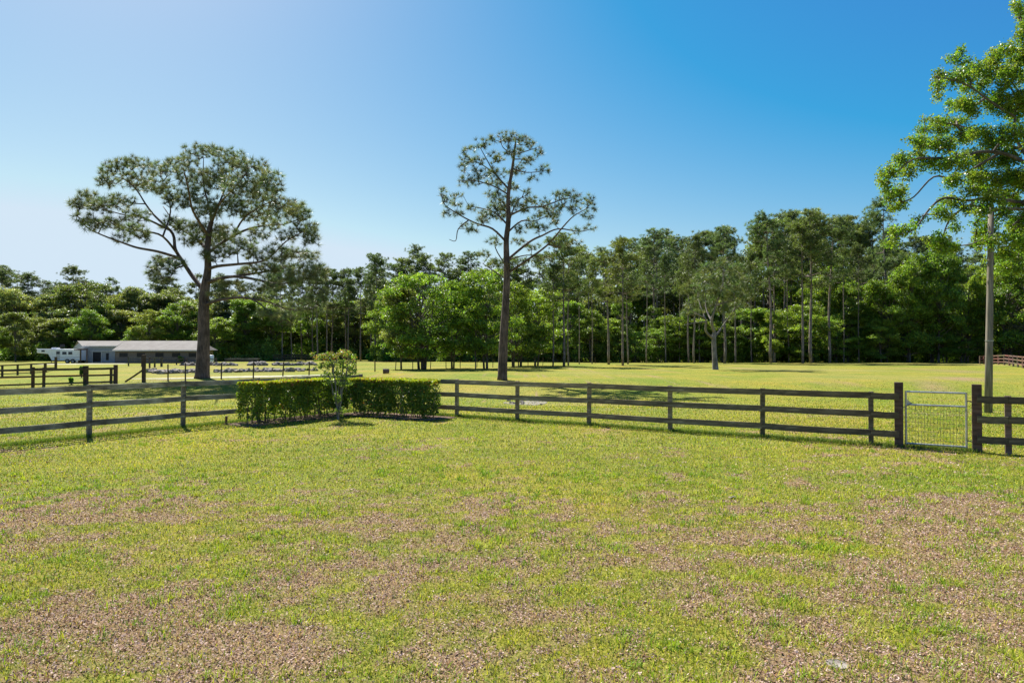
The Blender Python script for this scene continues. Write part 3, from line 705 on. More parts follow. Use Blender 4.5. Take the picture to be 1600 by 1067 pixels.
while px < 430:       # left-hand wood behind trailer and barn
    tree('broad', px+jit(8), (138 if px > 40 else 128)+jit(5), 487+jit(22), random.choice(['fresh', 'mid', 'grey', 'olive', 'mid']), random.uniform(.95, 1.25), 'leafy oak', 'front'); px += 24
px = -25
while px < 430:
    tree('broad', px+jit(8), 152+jit(5), 455+jit(14), random.choice(['pine', 'grey', 'grey']), random.uniform(.85, 1.1), 'tall oak', 'rear'); px += 27
px = -30
while px < 440:
    tree('pine', px+jit(8), 160+jit(5), skyline(px)+jit(9)+random.choice([0, 4, 14]), 'pine', random.uniform(1.0, 1.4), 'skyline pine', 'middle'); px += 24
from collections import defaultdict
grp = defaultdict(list); ORD = ['first', 'second', 'third', 'fourth', 'fifth', 'sixth', 'seventh', 'eighth', 'ninth', 'tenth']
for r, kind, px, desc, row, own_ in placed:
    r['category'] = 'tree'; r['group'] = 'pines of the wood' if kind == 'pine' else 'oaks of the wood'
    if 'H' in r: del r['H']
    if own_: r['label'] = own_
    else:
        s_ = next((t for a, b_, t in SECT if a <= px < b_), SECT[-1][2]); grp[(desc, row, s_)].append((px, r))
for (desc, row, s_), lst in grp.items():
    lst.sort(key=lambda t: t[0])
    for i, (_, r) in enumerate(lst):
        r['label'] = f"{desc} {'in the front' if row == 'front' else 'at field edge' if row == 'edge' else 'in mid wood' if row == 'middle' else 'deep inside'}, {s_}" + (f", {ORD[i]} from left" if len(lst) > 1 else '')
for p in BR+PI_:
    if p.name not in used:
        for ch in list(p.children): bpy.data.objects.remove(ch)
        bpy.data.objects.remove(p)

# undergrowth and the unresolved depth of the wood (nobody could count it)
def leaf_mass(name, spots, label, cat, leaf, per, color, zmax):
    P = []; T_ = []
    for (x, y, rx, h) in spots:
        k = int(per*rx*h); u = unit(k); u[:, 2] = np.abs(u[:, 2]); r_ = rng.random((k, 1))**.4
        sub = 8; c_ = np.array([x, y, float(gz(x, y))]) + (u*r_*np.array([rx, rx*.7, h]))[:max(2, k//sub)]; P.append(np.repeat(c_, sub, 0)+rng.normal(0, leaf*.7, (len(c_)*sub, 3))); T_.append(np.repeat(rng.uniform(.45, 1.5, len(c_)), sub)*rng.uniform(.6, 1.4))
    P = np.concatenate(P); t = np.concatenate(T_)*rng.uniform(.7, 1.3, len(P))
    V = leaf_quads(P, np.full(len(P), leaf), up=.4, aspect=.75)
    return tag(new_obj(name, np_mesh(name, V, np.arange(len(V)).reshape(-1, 4), np.repeat(t[:, None], 4, 0)*np.ones((1, 3))), M['leaf'], color=color), label, cat, kind='stuff')
sp = []
for px in np.arange(590, 1700, 7.0):
    D = (123 if px > 900 else 128) + rng.uniform(-2, 3); sp.append((at(px, D), D, rng.uniform(.9, 1.8), rng.uniform(1.2, 3.8)))
for px in np.arange(590, 1700, 9.0):
    D = 140 + rng.uniform(-2, 3); sp.append((at(px, D), D, rng.uniform(1.5, 2.6), rng.uniform(4, 8)))
for px in np.arange(-60, 600, 8.0):
    D = (134 if px < 430 else 152) + rng.uniform(-2, 4); sp.append((at(px, D), D, rng.uniform(1.2, 2.4), rng.uniform(1.5, 5)))
leaf_mass('undergrowth', sp, 'dark tangled undergrowth along the foot of the wood', 'undergrowth', .33, 95, (.15, .24, .045), 3)
sp = []
for px in np.arange(-80, 1750, 11.0):
    for D, hh in ((165, 9), (172, 13)):
        d = D+rng.uniform(-3, 3); top = zz(skyline(px)+34, d); sp.append((at(px, d), d, rng.uniform(2.4, 3.6), hh if hh < 10 else top))
leaf_mass('woodland', sp, 'dense green depth of the wood behind the nearer trees', 'woodland', .6, 26, (.13, .20, .055), 15)

# ------------------------------------------------------------------ fences
def board_obj(p, q, w_, h, m, parent, color, name='rail'):
    """a slightly warped board from p to q"""
    p = Vector(p); q = Vector(q); L = (q-p).length; d = (q-p)/L; s_ = d.cross(Vector((0,0,1))).normalized(); u = s_.cross(d)
    n_ = 8; vs = []; fs = []; ph = random.uniform(0, 6); am = random.uniform(.004, .014)
    for i in range(n_+1):
        c = d*(L*i/n_) + u*(math.sin(i/n_*math.pi)*-am + random.uniform(-.002, .002)) + s_*math.sin(i*.7+ph)*.004
        for a, b_ in ((-1,-1),(1,-1),(1,1),(-1,1)): vs.append(c + s_*a*w_/2 + u*b_*h/2*random.uniform(.97, 1.03))
    for i in range(n_):
        for k in range(4): fs.append((i*4+k, i*4+(k+1)%4, i*4+4+(k+1)%4, i*4+4+k))
    fs += [(3,2,1,0), tuple(n_*4+k for k in range(4))]
    # local frame: mesh x runs along the board so the grain follows it
    o = MB(); import mathutils
    B = mathutils.Matrix((d, s_, u)).transposed(); Bi = B.inverted()
    o.add([Bi @ v for v in vs], fs); ob = o.build(name, m, parent, color)
    ob.location = p; ob.rotation_euler = B.to_euler(); return ob
def post_obj(x, y, z0, h, w_, m, parent, color, rz=0, name='post', round_=False, lean=(0, 0)):
    mb = MB()
    if round_: mb.tube([(0,0,-.1), (lean[0]*.5, lean[1]*.5, h*.5), (lean[0], lean[1], h)], [w_/2, w_/2*.97, w_/2*.94], 10)
    else:
        mb.box((-w_/2, -w_/2, -.1), (w_/2, w_/2, h))
        mb.v = [(x_+lean[0]*max(0, z_)/h+random.uniform(-.003, .003), y_+lean[1]*max(0, z_)/h, z_+(random.uniform(-.008, .008) if z_ > 0 else 0)) for x_, y_, z_ in mb.v]
    ob = mb.build(name, m, parent, color, bevel=0 if round_ else .006); ob.location = (x, y, z0); ob.rotation_euler = (0, 0, rz); return ob
def rcol(a=.75, b=1.25, w=0): g = random.uniform(a, b); return (g*random.uniform(.97, 1.05+w), g, g*random.uniform(.93, 1.02))

def rail_run(root, org, d, ts, heights, hr, side, mats, pw=.10, rail_span=2, extra=None, th=.035, col=lambda t: rcol()):
    """posts at ts along d; rails nailed on the side given by the normal"""
    rz = math.atan2(d[1], d[0]); nrm = Vector((d[1], -d[0], 0))*side
    P = lambda t: Vector((org[0]+d[0]*t, org[1]+d[1]*t, 0))
    for t in ts:
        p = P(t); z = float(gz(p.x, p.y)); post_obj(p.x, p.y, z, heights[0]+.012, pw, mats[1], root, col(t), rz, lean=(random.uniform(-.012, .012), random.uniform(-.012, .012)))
    ends = ts[::rail_span]; ends = list(ends) + ([ts[-1]] if ends[-1] != ts[-1] else [])
    for h in heights:
        for a, b_ in zip(ends[:-1], ends[1:]):
            pa = P(a+.003)+nrm*(pw/2+th/2+.003); pb = P(b_-.003)+nrm*(pw/2+th/2+.003)
            pa.z = float(gz(*P(a).xy))+h-hr/2+random.uniform(-.008, .008); pb.z = float(gz(*P(b_).xy))+h-hr/2+random.uniform(-.008, .008)
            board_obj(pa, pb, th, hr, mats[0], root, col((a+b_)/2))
RDv = (.838, -.546); LDv = (-.546, -.838); FC = (-5.35, 23.5)
t0 = (-1.77+5.35)/.838      # distance from corner to the post at photo x 714
rf = empty('rail_fence', (0,0,0), label='dark three rail board fence running from behind the hedge right to the gate', cat='fence')
ts = [0.0, t0-2.35, t0, t0+2.3, t0+4.7, t0+7.06, t0+9.38, t0+11.7]
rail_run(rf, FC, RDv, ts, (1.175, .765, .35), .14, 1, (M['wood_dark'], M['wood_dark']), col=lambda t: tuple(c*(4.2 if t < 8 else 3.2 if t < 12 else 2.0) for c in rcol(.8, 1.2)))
# last half bay up to the gate post
tg1, tg2 = t0+12.25, t0+13.64
P = lambda t: (FC[0]+RDv[0]*t, FC[1]+RDv[1]*t)
nrm = Vector((RDv[1], -RDv[0], 0))
for h in (1.175, .765, .35):
    a = P(t0+11.7+.003); b_ = P(tg1-.0); pa = Vector((*a, 0))+nrm*.0705; pb = Vector((*b_, 0))+nrm*.0705
    pa.z = float(gz(*a))+h-.07; pb.z = float(gz(*b_))+h-.07; board_obj(pa, pb, .035, .14, M['wood_dark'], rf, tuple(2*c for c in rcol()))
for tg, par_ in ((tg1, rf),):
    x, y = P(tg); post_obj(x, y+.02, float(gz(x, y)), 1.41, .165, M['post_brown'], par_, (1.2, 1.15, 1.1), math.atan2(RDv[1], RDv[0]), name='gate_post')
lf = empty('rail_fence', (0,0,0), label='sun bleached three rail board fence at left, ending behind the hedge', cat='fence')
sL = 6.6
rail_run(lf, FC, LDv, [0.05, sL-4.7, sL-2.35, sL, sL+2.36, sL+4.8, sL+7.2], (1.26, .86, .42), .135, -1, (M['wood_grey'], M['wood_grey']), rail_span=1, col=lambda t: tuple(c*2.3 for c in rcol(.75, 1.25)))
rr_ = empty('rail_fence', (0,0,0), label='short dark board fence section right of the metal gate', cat='fence')
rail_run(rr_, FC, RDv, [t0+14.16, t0+16.4, t0+18.7], (1.175, .765, .35), .145, 1, (M['wood_dark'], M['post_brown']), rail_span=2, pw=.11, col=lambda t: tuple(1.8*c for c in rcol()))
x, y = P(tg2); post_obj(x, y, float(gz(x, y)), 1.40, .17, M['post_brown'], rr_, (1.4, 1.3, 1.25), math.atan2(RDv[1], RDv[0]), name='gate_post')
for h in (1.175, .765, .35):
    a = P(tg2); b_ = P(t0+14.157); pa = Vector((*a, 0))+nrm*.105; pb = Vector((*b_, 0))+nrm*.077
    pa.z = float(gz(*a))+h-.07; pb.z = float(gz(*b_))+h-.07; board_obj(pa, pb, .035, .145, M['wood_dark'], rr_, tuple(2*c for c in rcol()))

# metal gate
M['galv'] = flat_mat('galvanised_pipe', [(.3, (.34, .34, .32)), (.7, (.58, .58, .54))], 20, .38, .7, bmp=.05)
M['wire'] = flat_mat('wire', [(.3, (.10, .10, .09)), (.7, (.2, .19, .17))], 20, .6, .4, bmp=0)
ga = Vector((*P(tg1+.125), 0)); gb_ = Vector((*P(tg2-.18), 0)); ga.z = gb_.z = float(gz(*P((tg1+tg2)/2)))
gate = empty('metal_gate', (ga.x, ga.y, ga.z), math.atan2(RDv[1], RDv[0]), label='small galvanised pipe gate with wire mesh between two dark posts', cat='gate')
gw = (gb_-ga).length; r_ = .022
mb = MB(); zb, zm, zt = .09, .93, 1.21
for x0 in (0, gw): mb.tube([(x0, 0, zb-.03), (x0, 0, zt+.02)], r_, 10)
for z in (zb, zm, zt): mb.tube([(r_*.5, 0, z), (gw-r_*.5, 0, z)], r_*.93, 10)
mb.add([(r_, -.004, zm+.015), (r_+.1, -.004, zm+.015), (r_, -.004, zm+.12), (r_, .004, zm+.015), (r_+.1, .004, zm+.015), (r_, .004, zm+.12)], [(0,1,2),(5,4,3),(0,3,4,1),(1,4,5,2),(2,5,3,0)])
mb.build('gate_frame', M['galv'], gate, smooth=False)
mb = MB(); k = 19
for i in range(1, k): x0 = gw*i/k; mb.tube([(x0, -.026, zb), (x0, -.026, zm)], .0036, 4, cap=False)
k = 9
for i in range(1, k): z = zb+(zm-zb)*i/k; mb.tube([(0, -.030, z), (gw*.5, -.030, z+random.uniform(-.006, .006)), (gw, -.030, z)], .0036, 4, cap=False)
mb.build('wire_mesh', M['wire'], gate)
for z in (.22, 1.05):
    MB().tube([(gw, 0, z), (gw+.06, 0, z), (gw+.10, -.02, z-.02), (gw+.17, 0, z)], .011, 8).build('hinge', M['wire'], gate)
mb = MB()
pts = [Vector((-.12+.03*i, -.05-.02*math.sin(i*.9), .86+.012*i-.02*math.sin(i*.55))) for i in range(10)]
for i in range(9): mb.tube([pts[i], pts[i+1]], .008 if i % 2 else .005, 6)
mb.build('chain', M['wire'], gate)

# light pole
pb_ = hit(1543, 645); Dp = pb_[1]; pole = empty('light_pole', pb_, label='weathered wooden light pole with a side arm, behind the gate', cat='pole')
M['pole_wood'] = flat_mat('pole_wood', [(.3, (.10, .085, .065)), (.55, (.22, .19, .15)), (.8, (.34, .30, .24))], 5, .85, stretch=(3, 3, .25), bmp=.5)
ht = zz(320, Dp)-pb_[2]; dxp = at(1551, Dp)-pb_[0]
top = Vector((dxp, 0, ht))
MB().tube([(0,0,-.2), top*.33, top*.66, top], [.122, .108, .094, .084], 14).build('shaft', M['pole_wood'], pole, smooth=True)
MB().tube([top+Vector((-.02, 0, .0)), top+Vector((0, 0, .05))], [.10, .07], 12).build('pole_cap', M['galv'], pole)
MB().tube([top+Vector((.05, 0, -.17)), top+Vector((.5, 0, -.12)), top+Vector((1.5, 0, -.15))], [.075, .055, .05], 10).build('side_arm', M['pole_wood'], pole, smooth=True)
MB().tube([top+Vector((1.45, 0, -.17)), top+Vector((1.5, 0, -.3)), top+Vector((1.5, 0, -.5))], [.05, .13, .16], 12).build('lamp_head', M['galv'], pole, smooth=True)
q = top*(1-(530-320)/325*.0 - .66)
MB().tube([top*.345, top*.345+Vector((0, 0, .02))], .125, 14).build('metal_band', M['galv'], pole)

# far fences on the left ------------------------------------------------
def px_fence(name, label, posts, rails, m, th=.05, hr=.13, pw=.14, brace=None, col=(1,1,1)):
    """posts (x, top y, base y, width px) and rails ((x0,y0,x1,y1), thickness px) read off the photo, at the depth of their bases"""
    root = empty(name, (0,0,0), label=label, cat='fence'); xs = [p[0] for p in posts]
    G_ = [hit(p[0], p[2]) for p in posts]; Ds = [g[1] for g in G_]
    dep = lambda px: float(np.interp(px, xs, Ds))
    for (px, ty, by, wp), g in zip(posts, G_):
        post_obj(g[0], g[1], g[2], zz(ty, g[1])-g[2], wp/F*g[1], m, root, tuple(c*random.uniform(.8, 1.2) for c in col))
    for (x0, y0, x1, y1), tp in rails:
        cut = [x0]+[x for x in xs if x0+3 < x < x1-3]+[x1]
        for a, b_ in zip(cut[:-1], cut[1:]):
            ya = y0+(y1-y0)*(a-x0)/(x1-x0); yb = y0+(y1-y0)*(b_-x0)/(x1-x0); da, db = dep(a)-.11, dep(b_)-.11
            board_obj((at(a, da), da, zz(ya, da)), (at(b_, db), db, zz(yb, db)), .04, tp/F*da, m, root, tuple(c*random.uniform(.75, 1.25) for c in col))
    return root
px_fence('rail_fence', 'dark three rail corral fence at far left, ending in a thick corner post', [(-30, 574, 606, 4), (52, 573.5, 605, 3.6), (69, 574, 603.5, 3.2), (134.5, 571.5, 600, 5.5), (174, 576, 598, 3), (181, 570, 599, 4.5)],
    [((-40, 579.5, 181, 575.5), 3.4), ((-40, 590.5, 181, 585.5), 2.8), ((-40, 603, 181, 596), 2.6)], M['wood_dark'], col=(1.4, 1.2, 1.1))
px_fence('rail_fence', 'older dark rail fence behind the corral fence at far left', [(-40, 573, 590, 2), (4, 571, 588, 2.4), (28, 570, 586, 2.2), (49, 569.5, 584, 2.2), (71, 567, 582, 3), (87.5, 557.5, 578, 2.8)],
    [((-40, 573, 87, 567), 2.0), ((-40, 580, 87, 574.5), 1.8), ((-40, 586.5, 87, 580), 1.4)], M['wood_dark'], col=(1.2, 1.1, 1.0))
bf = px_fence('gate_post_brace', 'tall dark post with a diagonal brace in front of the barn', [(225, 554, 596.5, 4.4)], [], M['wood_dark'], col=(1.2, 1.1, 1)); bf['category'] = 'post'
g = hit(225, 596.5); d_ = g[1]
board_obj((at(196, d_), d_, zz(596.5, d_)), (at(223.5, d_), d_, zz(578, d_)), .08, .1, M['wood_dark'], bf, (1.2, 1.1, 1), 'brace')
px_fence('rail_fence', 'small grey paddock rails in front of the barn wall', [(201, 557, 572, 1.6), (222, 556, 573, 1.8), (234, 558, 575, 2), (242, 560, 574, 2), (252.5, 557.5, 573, 2.6), (276, 559, 570, 1.5), (292, 559, 570, 1.5), (309, 559, 570, 1.5), (338, 559, 570, 1.5)],
    [((201, 558.3, 252, 559.0), 1.3), ((201, 563.3, 252, 564), 1.1), ((252, 560.5, 338, 561), 1.2), ((252, 565, 338, 565.5), 1.0)], M['wood_grey'], col=(.9, .9, 1.0))
px_fence('rail_fence', 'low dark slatted fence near the wood, right of the bright bushes', [(428, 553.5, 564.5, 1.5), (445, 553.5, 564.5, 1.5), (462, 553.5, 564.5, 1.5), (478, 554, 564.5, 1.5), (492, 554, 564.5, 1.5)],
    [((428, 554.5, 492, 555), 2.0), ((428, 558, 492, 558.5), 2.0), ((428, 561.5, 492, 562), 1.8)], M['wood_dark'])
px_fence('rail_fence', 'reddish brown rail fence at far right beyond the light pole', [(1531, 556, 569, 1.6), (1537, 555.5, 569, 1.6), (1552, 554.5, 569.3, 1.6), (1560, 554, 569.8, 1.8), (1569, 554, 570.5, 1.8), (1577, 554.5, 571.5, 1.9), (1583, 555, 572.5, 1.9), (1590, 556, 573.5, 2), (1598, 557, 575, 2.2), (1612, 558, 578, 2.2), (1640, 560, 584, 2.4)],
    [((1531, 556.8, 1570, 555.2), 1.7), ((1531, 561, 1570, 560.2), 1.6), ((1531, 565.2, 1570, 565.3), 1.6), ((1570, 555.2, 1640, 561.5), 2), ((1570, 560.2, 1640, 568.5), 2), ((1570, 565.3, 1640, 576), 2)], M['post_brown'], col=(1.5, 1.3, 1.25))
# wire fence across the field
wf = empty('wire_fence', (0,0,0), label='thin wire fence on leaning dark posts running across the field behind the pines', cat='fence')
wp = [(263, 569, 594.5), (290, 567.5, 594), (346, 567, 592), (396, 565.5, 590.5), (442, 565.5, 588), (483, 565, 586.5), (519, 563, 584.5), (556, 562.5, 583), (586, 562.5, 580.5), (618, 562, 579), (645, 561.5, 578), (672.5, 561, 576.5), (697, 561, 575.8), (719, 560, 575.2), (745, 560, 574.5), (770, 560, 573.8), (800, 559.5, 573), (825, 559.5, 572), (848, 559, 571), (880, 558.5, 569.5), (905, 558.5, 568.8), (930, 558, 568)]
prev = None
for i, (px, ty, by) in enumerate(wp):
    gpt = hit(px, by); H = zz(ty, gpt[1])-gpt[2]; ln = random.uniform(-.02, .09)
    post_obj(gpt[0], gpt[1], gpt[2], H, .10 if i < 9 else .09, M['wood_dark'], wf, (1.2, 1.1, 1), round_=True, lean=(ln, 0))
    tops = [Vector((gpt[0]+ln*f, gpt[1]-.06, gpt[2]+H*f)) for f in (.3, .6, .92)]
    if prev:
        for a, b_ in zip(prev, tops): MB().tube([a, (a+b_)/2-Vector((0, 0, .02)), b_], .004, 4, cap=False).build('wire', M['wire'], wf)
    prev = tops

# ------------------------------------------------------------------ barn
M['wall_blue'] = flat_mat('barn_wall', [(.3, (.25, .27, .29)), (.7, (.34, .36, .38))], 3, .8, bmp=.1)
M['wall_block'] = flat_mat('block_wall', [(.3, (.12, .10, .09)), (.7, (.19, .165, .15))], 5, .9, bmp=.2)
m, n, b = mat('tin_roof')
wv = N(n, 'ShaderNodeTexWave', wave_type='BANDS', bands_direction='X'); wv.inputs['Scale'].default_value = 1.6; wv.inputs['Distortion'].default_value = .3
tc = n.nodes.new('ShaderNodeTexCoord'); n.links.new(tc.outputs['Object'], wv.inputs['Vector'])
rf_ = ramp(n, [(.3, (.115, .10, .09)), (.7, (.19, .175, .16))], noise(n, .9, 6, rough=.7)); rw = ramp(n, [(.1, (.8, .8, .8)), (.4, (1, 1, 1))], wv.outputs[0])
n.links.new(mix(n, rf_.outputs[0], rw.outputs[0], 1.0, 'MULTIPLY'), b.inputs['Base Color']); b.inputs['Roughness'].default_value = .8
M['roof'] = m
M['fascia'] = flat_mat('fascia', [(.3, (.42, .42, .42)), (.7, (.55, .55, .54))], 4, .7, bmp=0)
M['dark'] = flat_mat('dark_opening', [(.3, (.010, .010, .012)), (.7, (.025, .025, .03))], 4, .5, bmp=0)
M['white'] = flat_mat('white_paint', [(.3, (.66, .68, .70)), (.7, (.8, .82, .84))], 3, .4, bmp=0)
M['glass'] = flat_mat('dark_glass', [(.3, (.02, .03, .05)), (.7, (.05, .07, .10))], 4, .1, bmp=0)
M['black'] = flat_mat('rubber', [(.3, (.015, .015, .015)), (.7, (.03, .03, .03))], 9, .8, bmp=0)
M['grey'] = flat_mat('grey_metal', [(.3, (.25, .26, .27)), (.7, (.36, .37, .38))], 9, .5, .4, bmp=0)
barn = empty('barn', (at(180, 112), 112, float(gz(at(180, 112), 112))), label='long low stable barn with pale tin roof and dark windows, behind the left pine', cat='barn')
ox, oy, oz = barn.location
DF, DR_, DB, DA = 112.0, 115.2, 118.4, 113.3
zr, ze = 3.72, 2.30
X1 = at(180, DF); X2 = at(333, DB); XR2 = at(312, DR_); XA = at(133, DA); XP = at(124, DR_); XBk = at(113, DB)
Lc = lambda v: (v[0]-ox, v[1]-oy, v[2]-oz)
mb = MB(); mb.add([Lc(v) for v in [(X1, DF, 0), (X2, DF, 0), (X2, DB, 0), (X1, DB, 0), (X1, DF, ze+.1), (X2, DF, ze+.1), (X2, DB, ze+.1), (X1, DB, ze+.1)]],
    [(0,1,5,4),(1,2,6,5),(2,3,7,6),(3,0,4,7),(4,5,6,7)]); mb.build('wall', M['wall_block'], barn)
za = ze+.58
mb = MB(); mb.add([Lc(v) for v in [(XA, DA, 0), (X1-.01, DA, 0), (X1-.01, DB-.1, 0), (XBk, DB-.1, 0), (XA, DA, za), (X1-.01, DA, za), (X1-.01, DB-.1, ze+.1), (XBk, DB-.1, ze+.1), (XP, DR_, zr-.12)]],
    [(0,1,5,4),(3,0,4,8,7),(1,2,6,5)]); mb.build('wall', M['wall_blue'], barn)
# triangular return wall where the long roof starts
mb = MB(); mb.add([Lc(v) for v in [(X1-.02, DF-.02, 0), (X1-.02, DR_, 0), (X1-.02, DR_, zr-.1), (X1-.02, DF-.02, ze+.05)]], [(0,1,2,3)]); mb.build('wall', M['wall_blue'], barn)
mb = MB(); e = .45
s1 = (zr-ze)/(DR_-DF)
def slab(vs, t=.07): 
    k = len(vs); mb.add([Lc(v) for v in vs]+[Lc((v[0], v[1], v[2]-t)) for v in vs], [tuple(range(k)), tuple(reversed(range(k, 2*k)))]+[(i, k+i, k+(i+1)%k, (i+1)%k) for i in range(k)])
slab([(X1-.25, DF-e, ze-e*s1+.12), (X2+e*1.5, DF-e, ze-e*s1+.12), (XR2, DR_, zr+.12), (X1-.25, DR_, zr+.12)])
slab([(X2+e*1.5, DF-e, ze-e*s1+.12), (X2+e*1.5, DB+e, ze-e*s1+.12), (XR2, DR_, zr+.12)])
slab([(XR2, DR_, zr+.12), (X2+e*1.5, DB+e, ze-e*s1+.12), (XBk-.3, DB+e, ze-e*s1+.12), (XP-.35, DR_, zr+.12)])
slab([(XA-.35, DA-.3, za+.05), (X1-.254, DA-.3, za+.05), (X1-.254, DR_, zr+.115), (XP-.35, DR_, zr+.115)])
mb.build('roof', M['roof'], barn)
MB().beam(Lc((X1-.25, DF-e-.03, ze-e*s1+.03)), Lc((X2+e*1.5, DF-e-.03, ze-e*s1+.03)), .04, .2).build('fascia', M['fascia'], barn)
MB().beam(Lc((XA-.35, DA-.33, za-.02)), Lc((X1-.26, DA-.33, za-.02)), .04, .16).build('fascia', M['fascia'], barn)
for px in (193, 220, 249, 275, 301):
    x0 = at(px-6, DF); x1 = at(px+6.5, DF); 
    w_ = MB().box(Lc((x0, DF-.04, 1.05)), Lc((x1, DF+.02, 1.75))).build('window', M['dark'], barn)
    mb = MB()
    for a, b2 in (((x0-.06, DF-.05, .97), (x1+.06, DF-.005, 1.05)), ((x0-.06, DF-.05, 1.75), (x1+.06, DF-.005, 1.82))): mb.box(Lc(a), Lc(b2))
    mb.build('frame', M['wall_block'], w_)
MB().box(Lc((at(145.5, DA), DA-.05, 0.2)), Lc((at(158.5, DA), DA+.02, 1.85))).build('door', M['dark'], barn)
mb = MB()
for a in (144.3, 158.6): mb.box(Lc((at(a, DA), DA-.10, 0)), Lc((at(a+1.1, DA), DA-.004, 2.0)))
mb.box(Lc((at(142, DA), DA-.14, 2.0)), Lc((at(175, DA), DA-.004, 2.12))); mb.build('door_frame', M['fascia'], barn)
MB().box(Lc((at(166, DA), DA-.06, .5)), Lc((at(170, DA), DA+.02, 1.7))).build('window', M['dark'], barn)
MB().box(Lc((at(121.2, DR_)-.9, DR_-3.2, 2.75)), Lc((at(124, DR_)-.7, DR_-2.7, 3.2))).build('gable_vent', M['dark'], barn)
mb = MB()
mb.beam(Lc((at(116, DA-3), DA-3, 2.25)), Lc((at(137, DA-3), DA-3, 2.3)), .12, .14); mb.beam(Lc((at(116, DA-1), DA-1, 2.35)), Lc((at(137, DA-1), DA-1, 2.4)), .12, .14)
for px in (126, 136): mb.beam(Lc((at(px, DA-3), DA-3, 0)), Lc((at(px, DA-3), DA-3, 2.3)), .16, .16, (0,1,0))
mb.build('porch_frame', M['post_brown'], barn)
MB().box(Lc((at(126, DA)-.3, DA-.2, 0)), Lc((at(131, DA), DA+.3, 2.0))).build('door', M['dark'], barn)

# horse trailer
DT = 111.0; tr = empty('horse_trailer', (at(80, DT), DT, float(gz(at(80, DT), DT))), label='white gooseneck horse trailer parked left of the barn', cat='trailer')
u_ = DT/F; tx = lambda px: (px-80)*u_; tz = lambda py: zz(py, DT)-tr.location.z
mb = MB(); prof = [(tx(57.5), tz(545)), (tx(57.5), tz(551.5)), (tx(75), tz(553)), (tx(81), tz(563.2)), (tx(125), tz(563.2)), (tx(125), tz(546)), (tx(86), tz(545))]
k = len(prof); mb.add([(x_, 0, z_) for x_, z_ in prof]+[(x_, 2.2, z_) for x_, z_ in prof], [tuple(range(k)), tuple(reversed(range(k, 2*k)))]+[(i, k+i, k+(i+1)%k, (i+1)%k) for i in range(k)])
mb.build('body', M['white'], tr, bevel=.05)
for a, b_, c, d_ in ((97.5, 104, 549.6, 553.6), (107, 113, 549.6, 553.6), (88.2, 93.5, 549.3, 553.2), (65, 70, 547, 549.5)):
    o = MB().box((tx(a), -.03, tz(d_)), (tx(b_), .01, tz(c))).build('window', M['glass'], tr)
    MB().box((tx(a)-.05, -.02, tz(d_)-.05), (tx(b_)+.05, .005, tz(d_)-.001)).build('frame', M['grey'], o)
MB().box((tx(87.8), -.022, tz(562)), (tx(94), .006, tz(548.2))).build('door', M['fascia'], tr)
MB().box((tx(82), -.015, tz(558.6)), (tx(125), .004, tz(557.9))).build('stripe', M['grey'], tr)
MB().box((tx(76), .7, tz(545.0)), (tx(84.5), 1.5, tz(543))).build('air_conditioner', M['white'], tr)
for px in (105.5, 114):
    cx, cz = tx(px), .36
    wh = MB().tube([(cx, -.06, cz), (cx, .2, cz)], .37, 18).build('wheel', M['black'], tr)
    MB().tube([(cx, -.075, cz), (cx, -.061, cz)], .2, 14).build('rim', M['grey'], wh)
mb = MB(); mb.box((tx(101), -.1, .72), (tx(118), .0, .80)); mb.build('wheel_arch', M['fascia'], tr)
mb = MB(); mb.tube([(tx(64), 1.1, tz(551.5)), (tx(64), 1.1, tz(558))], .08, 8); mb.tube([(tx(78), .4, tz(558)), (tx(78), .4, 0)], .05, 8); mb.build('coupler', M['black'], tr)

# low white utility cart by the barn door
g = hit(152, 566.6); cart = empty('utility_cart', g, label='small white utility cart parked before the barn door', cat='cart'); u_ = g[1]/F
mb = MB(); mb.add([(-8*u_, 0, .25), (8*u_, 0, .25), (8*u_, 0, .62), (5*u_, 0, .72), (-7*u_, 0, .70), (-8*u_, 0, .55)]+[(-8*u_, 1, .25), (8*u_, 1, .25), (8*u_, 1, .62), (5*u_, 1, .72), (-7*u_, 1, .70), (-8*u_, 1, .55)],
    [tuple(range(6)), tuple(reversed(range(6, 12)))]+[(i, 6+i, 6+(i+1)%6, (i+1)%6) for i in range(6)]); mb.build('body', M['white'], cart, bevel=.04)
for s_ in (-5.2, 5.2): MB().tube([(s_*u_, -.05, .2), (s_*u_, .15, .2)], .2, 14).build('wheel', M['black'], cart)

# pale green and white drum right of the big pine
g = hit(330.5, 567.5); dr = empty('water_drum', g, label='pale white and green drum beside the spreading pine trunk', cat='drum'); u_ = g[1]/F
MB().tube([(0,0,0), (0,0,.5), (0,0,1.25), (0,0,1.38)], [.38, .40, .40, .26], 16).build('shell', M['white'], dr, smooth=True)
M['green_paint'] = flat_mat('green_paint', [(.3, (.08, .22, .12)), (.7, (.14, .32, .18))], 5, .5, bmp=0)
MB().box((-.28, -.42, .35), (-.02, -.36, 1.0)).build('panel', M['green_paint'], dr)

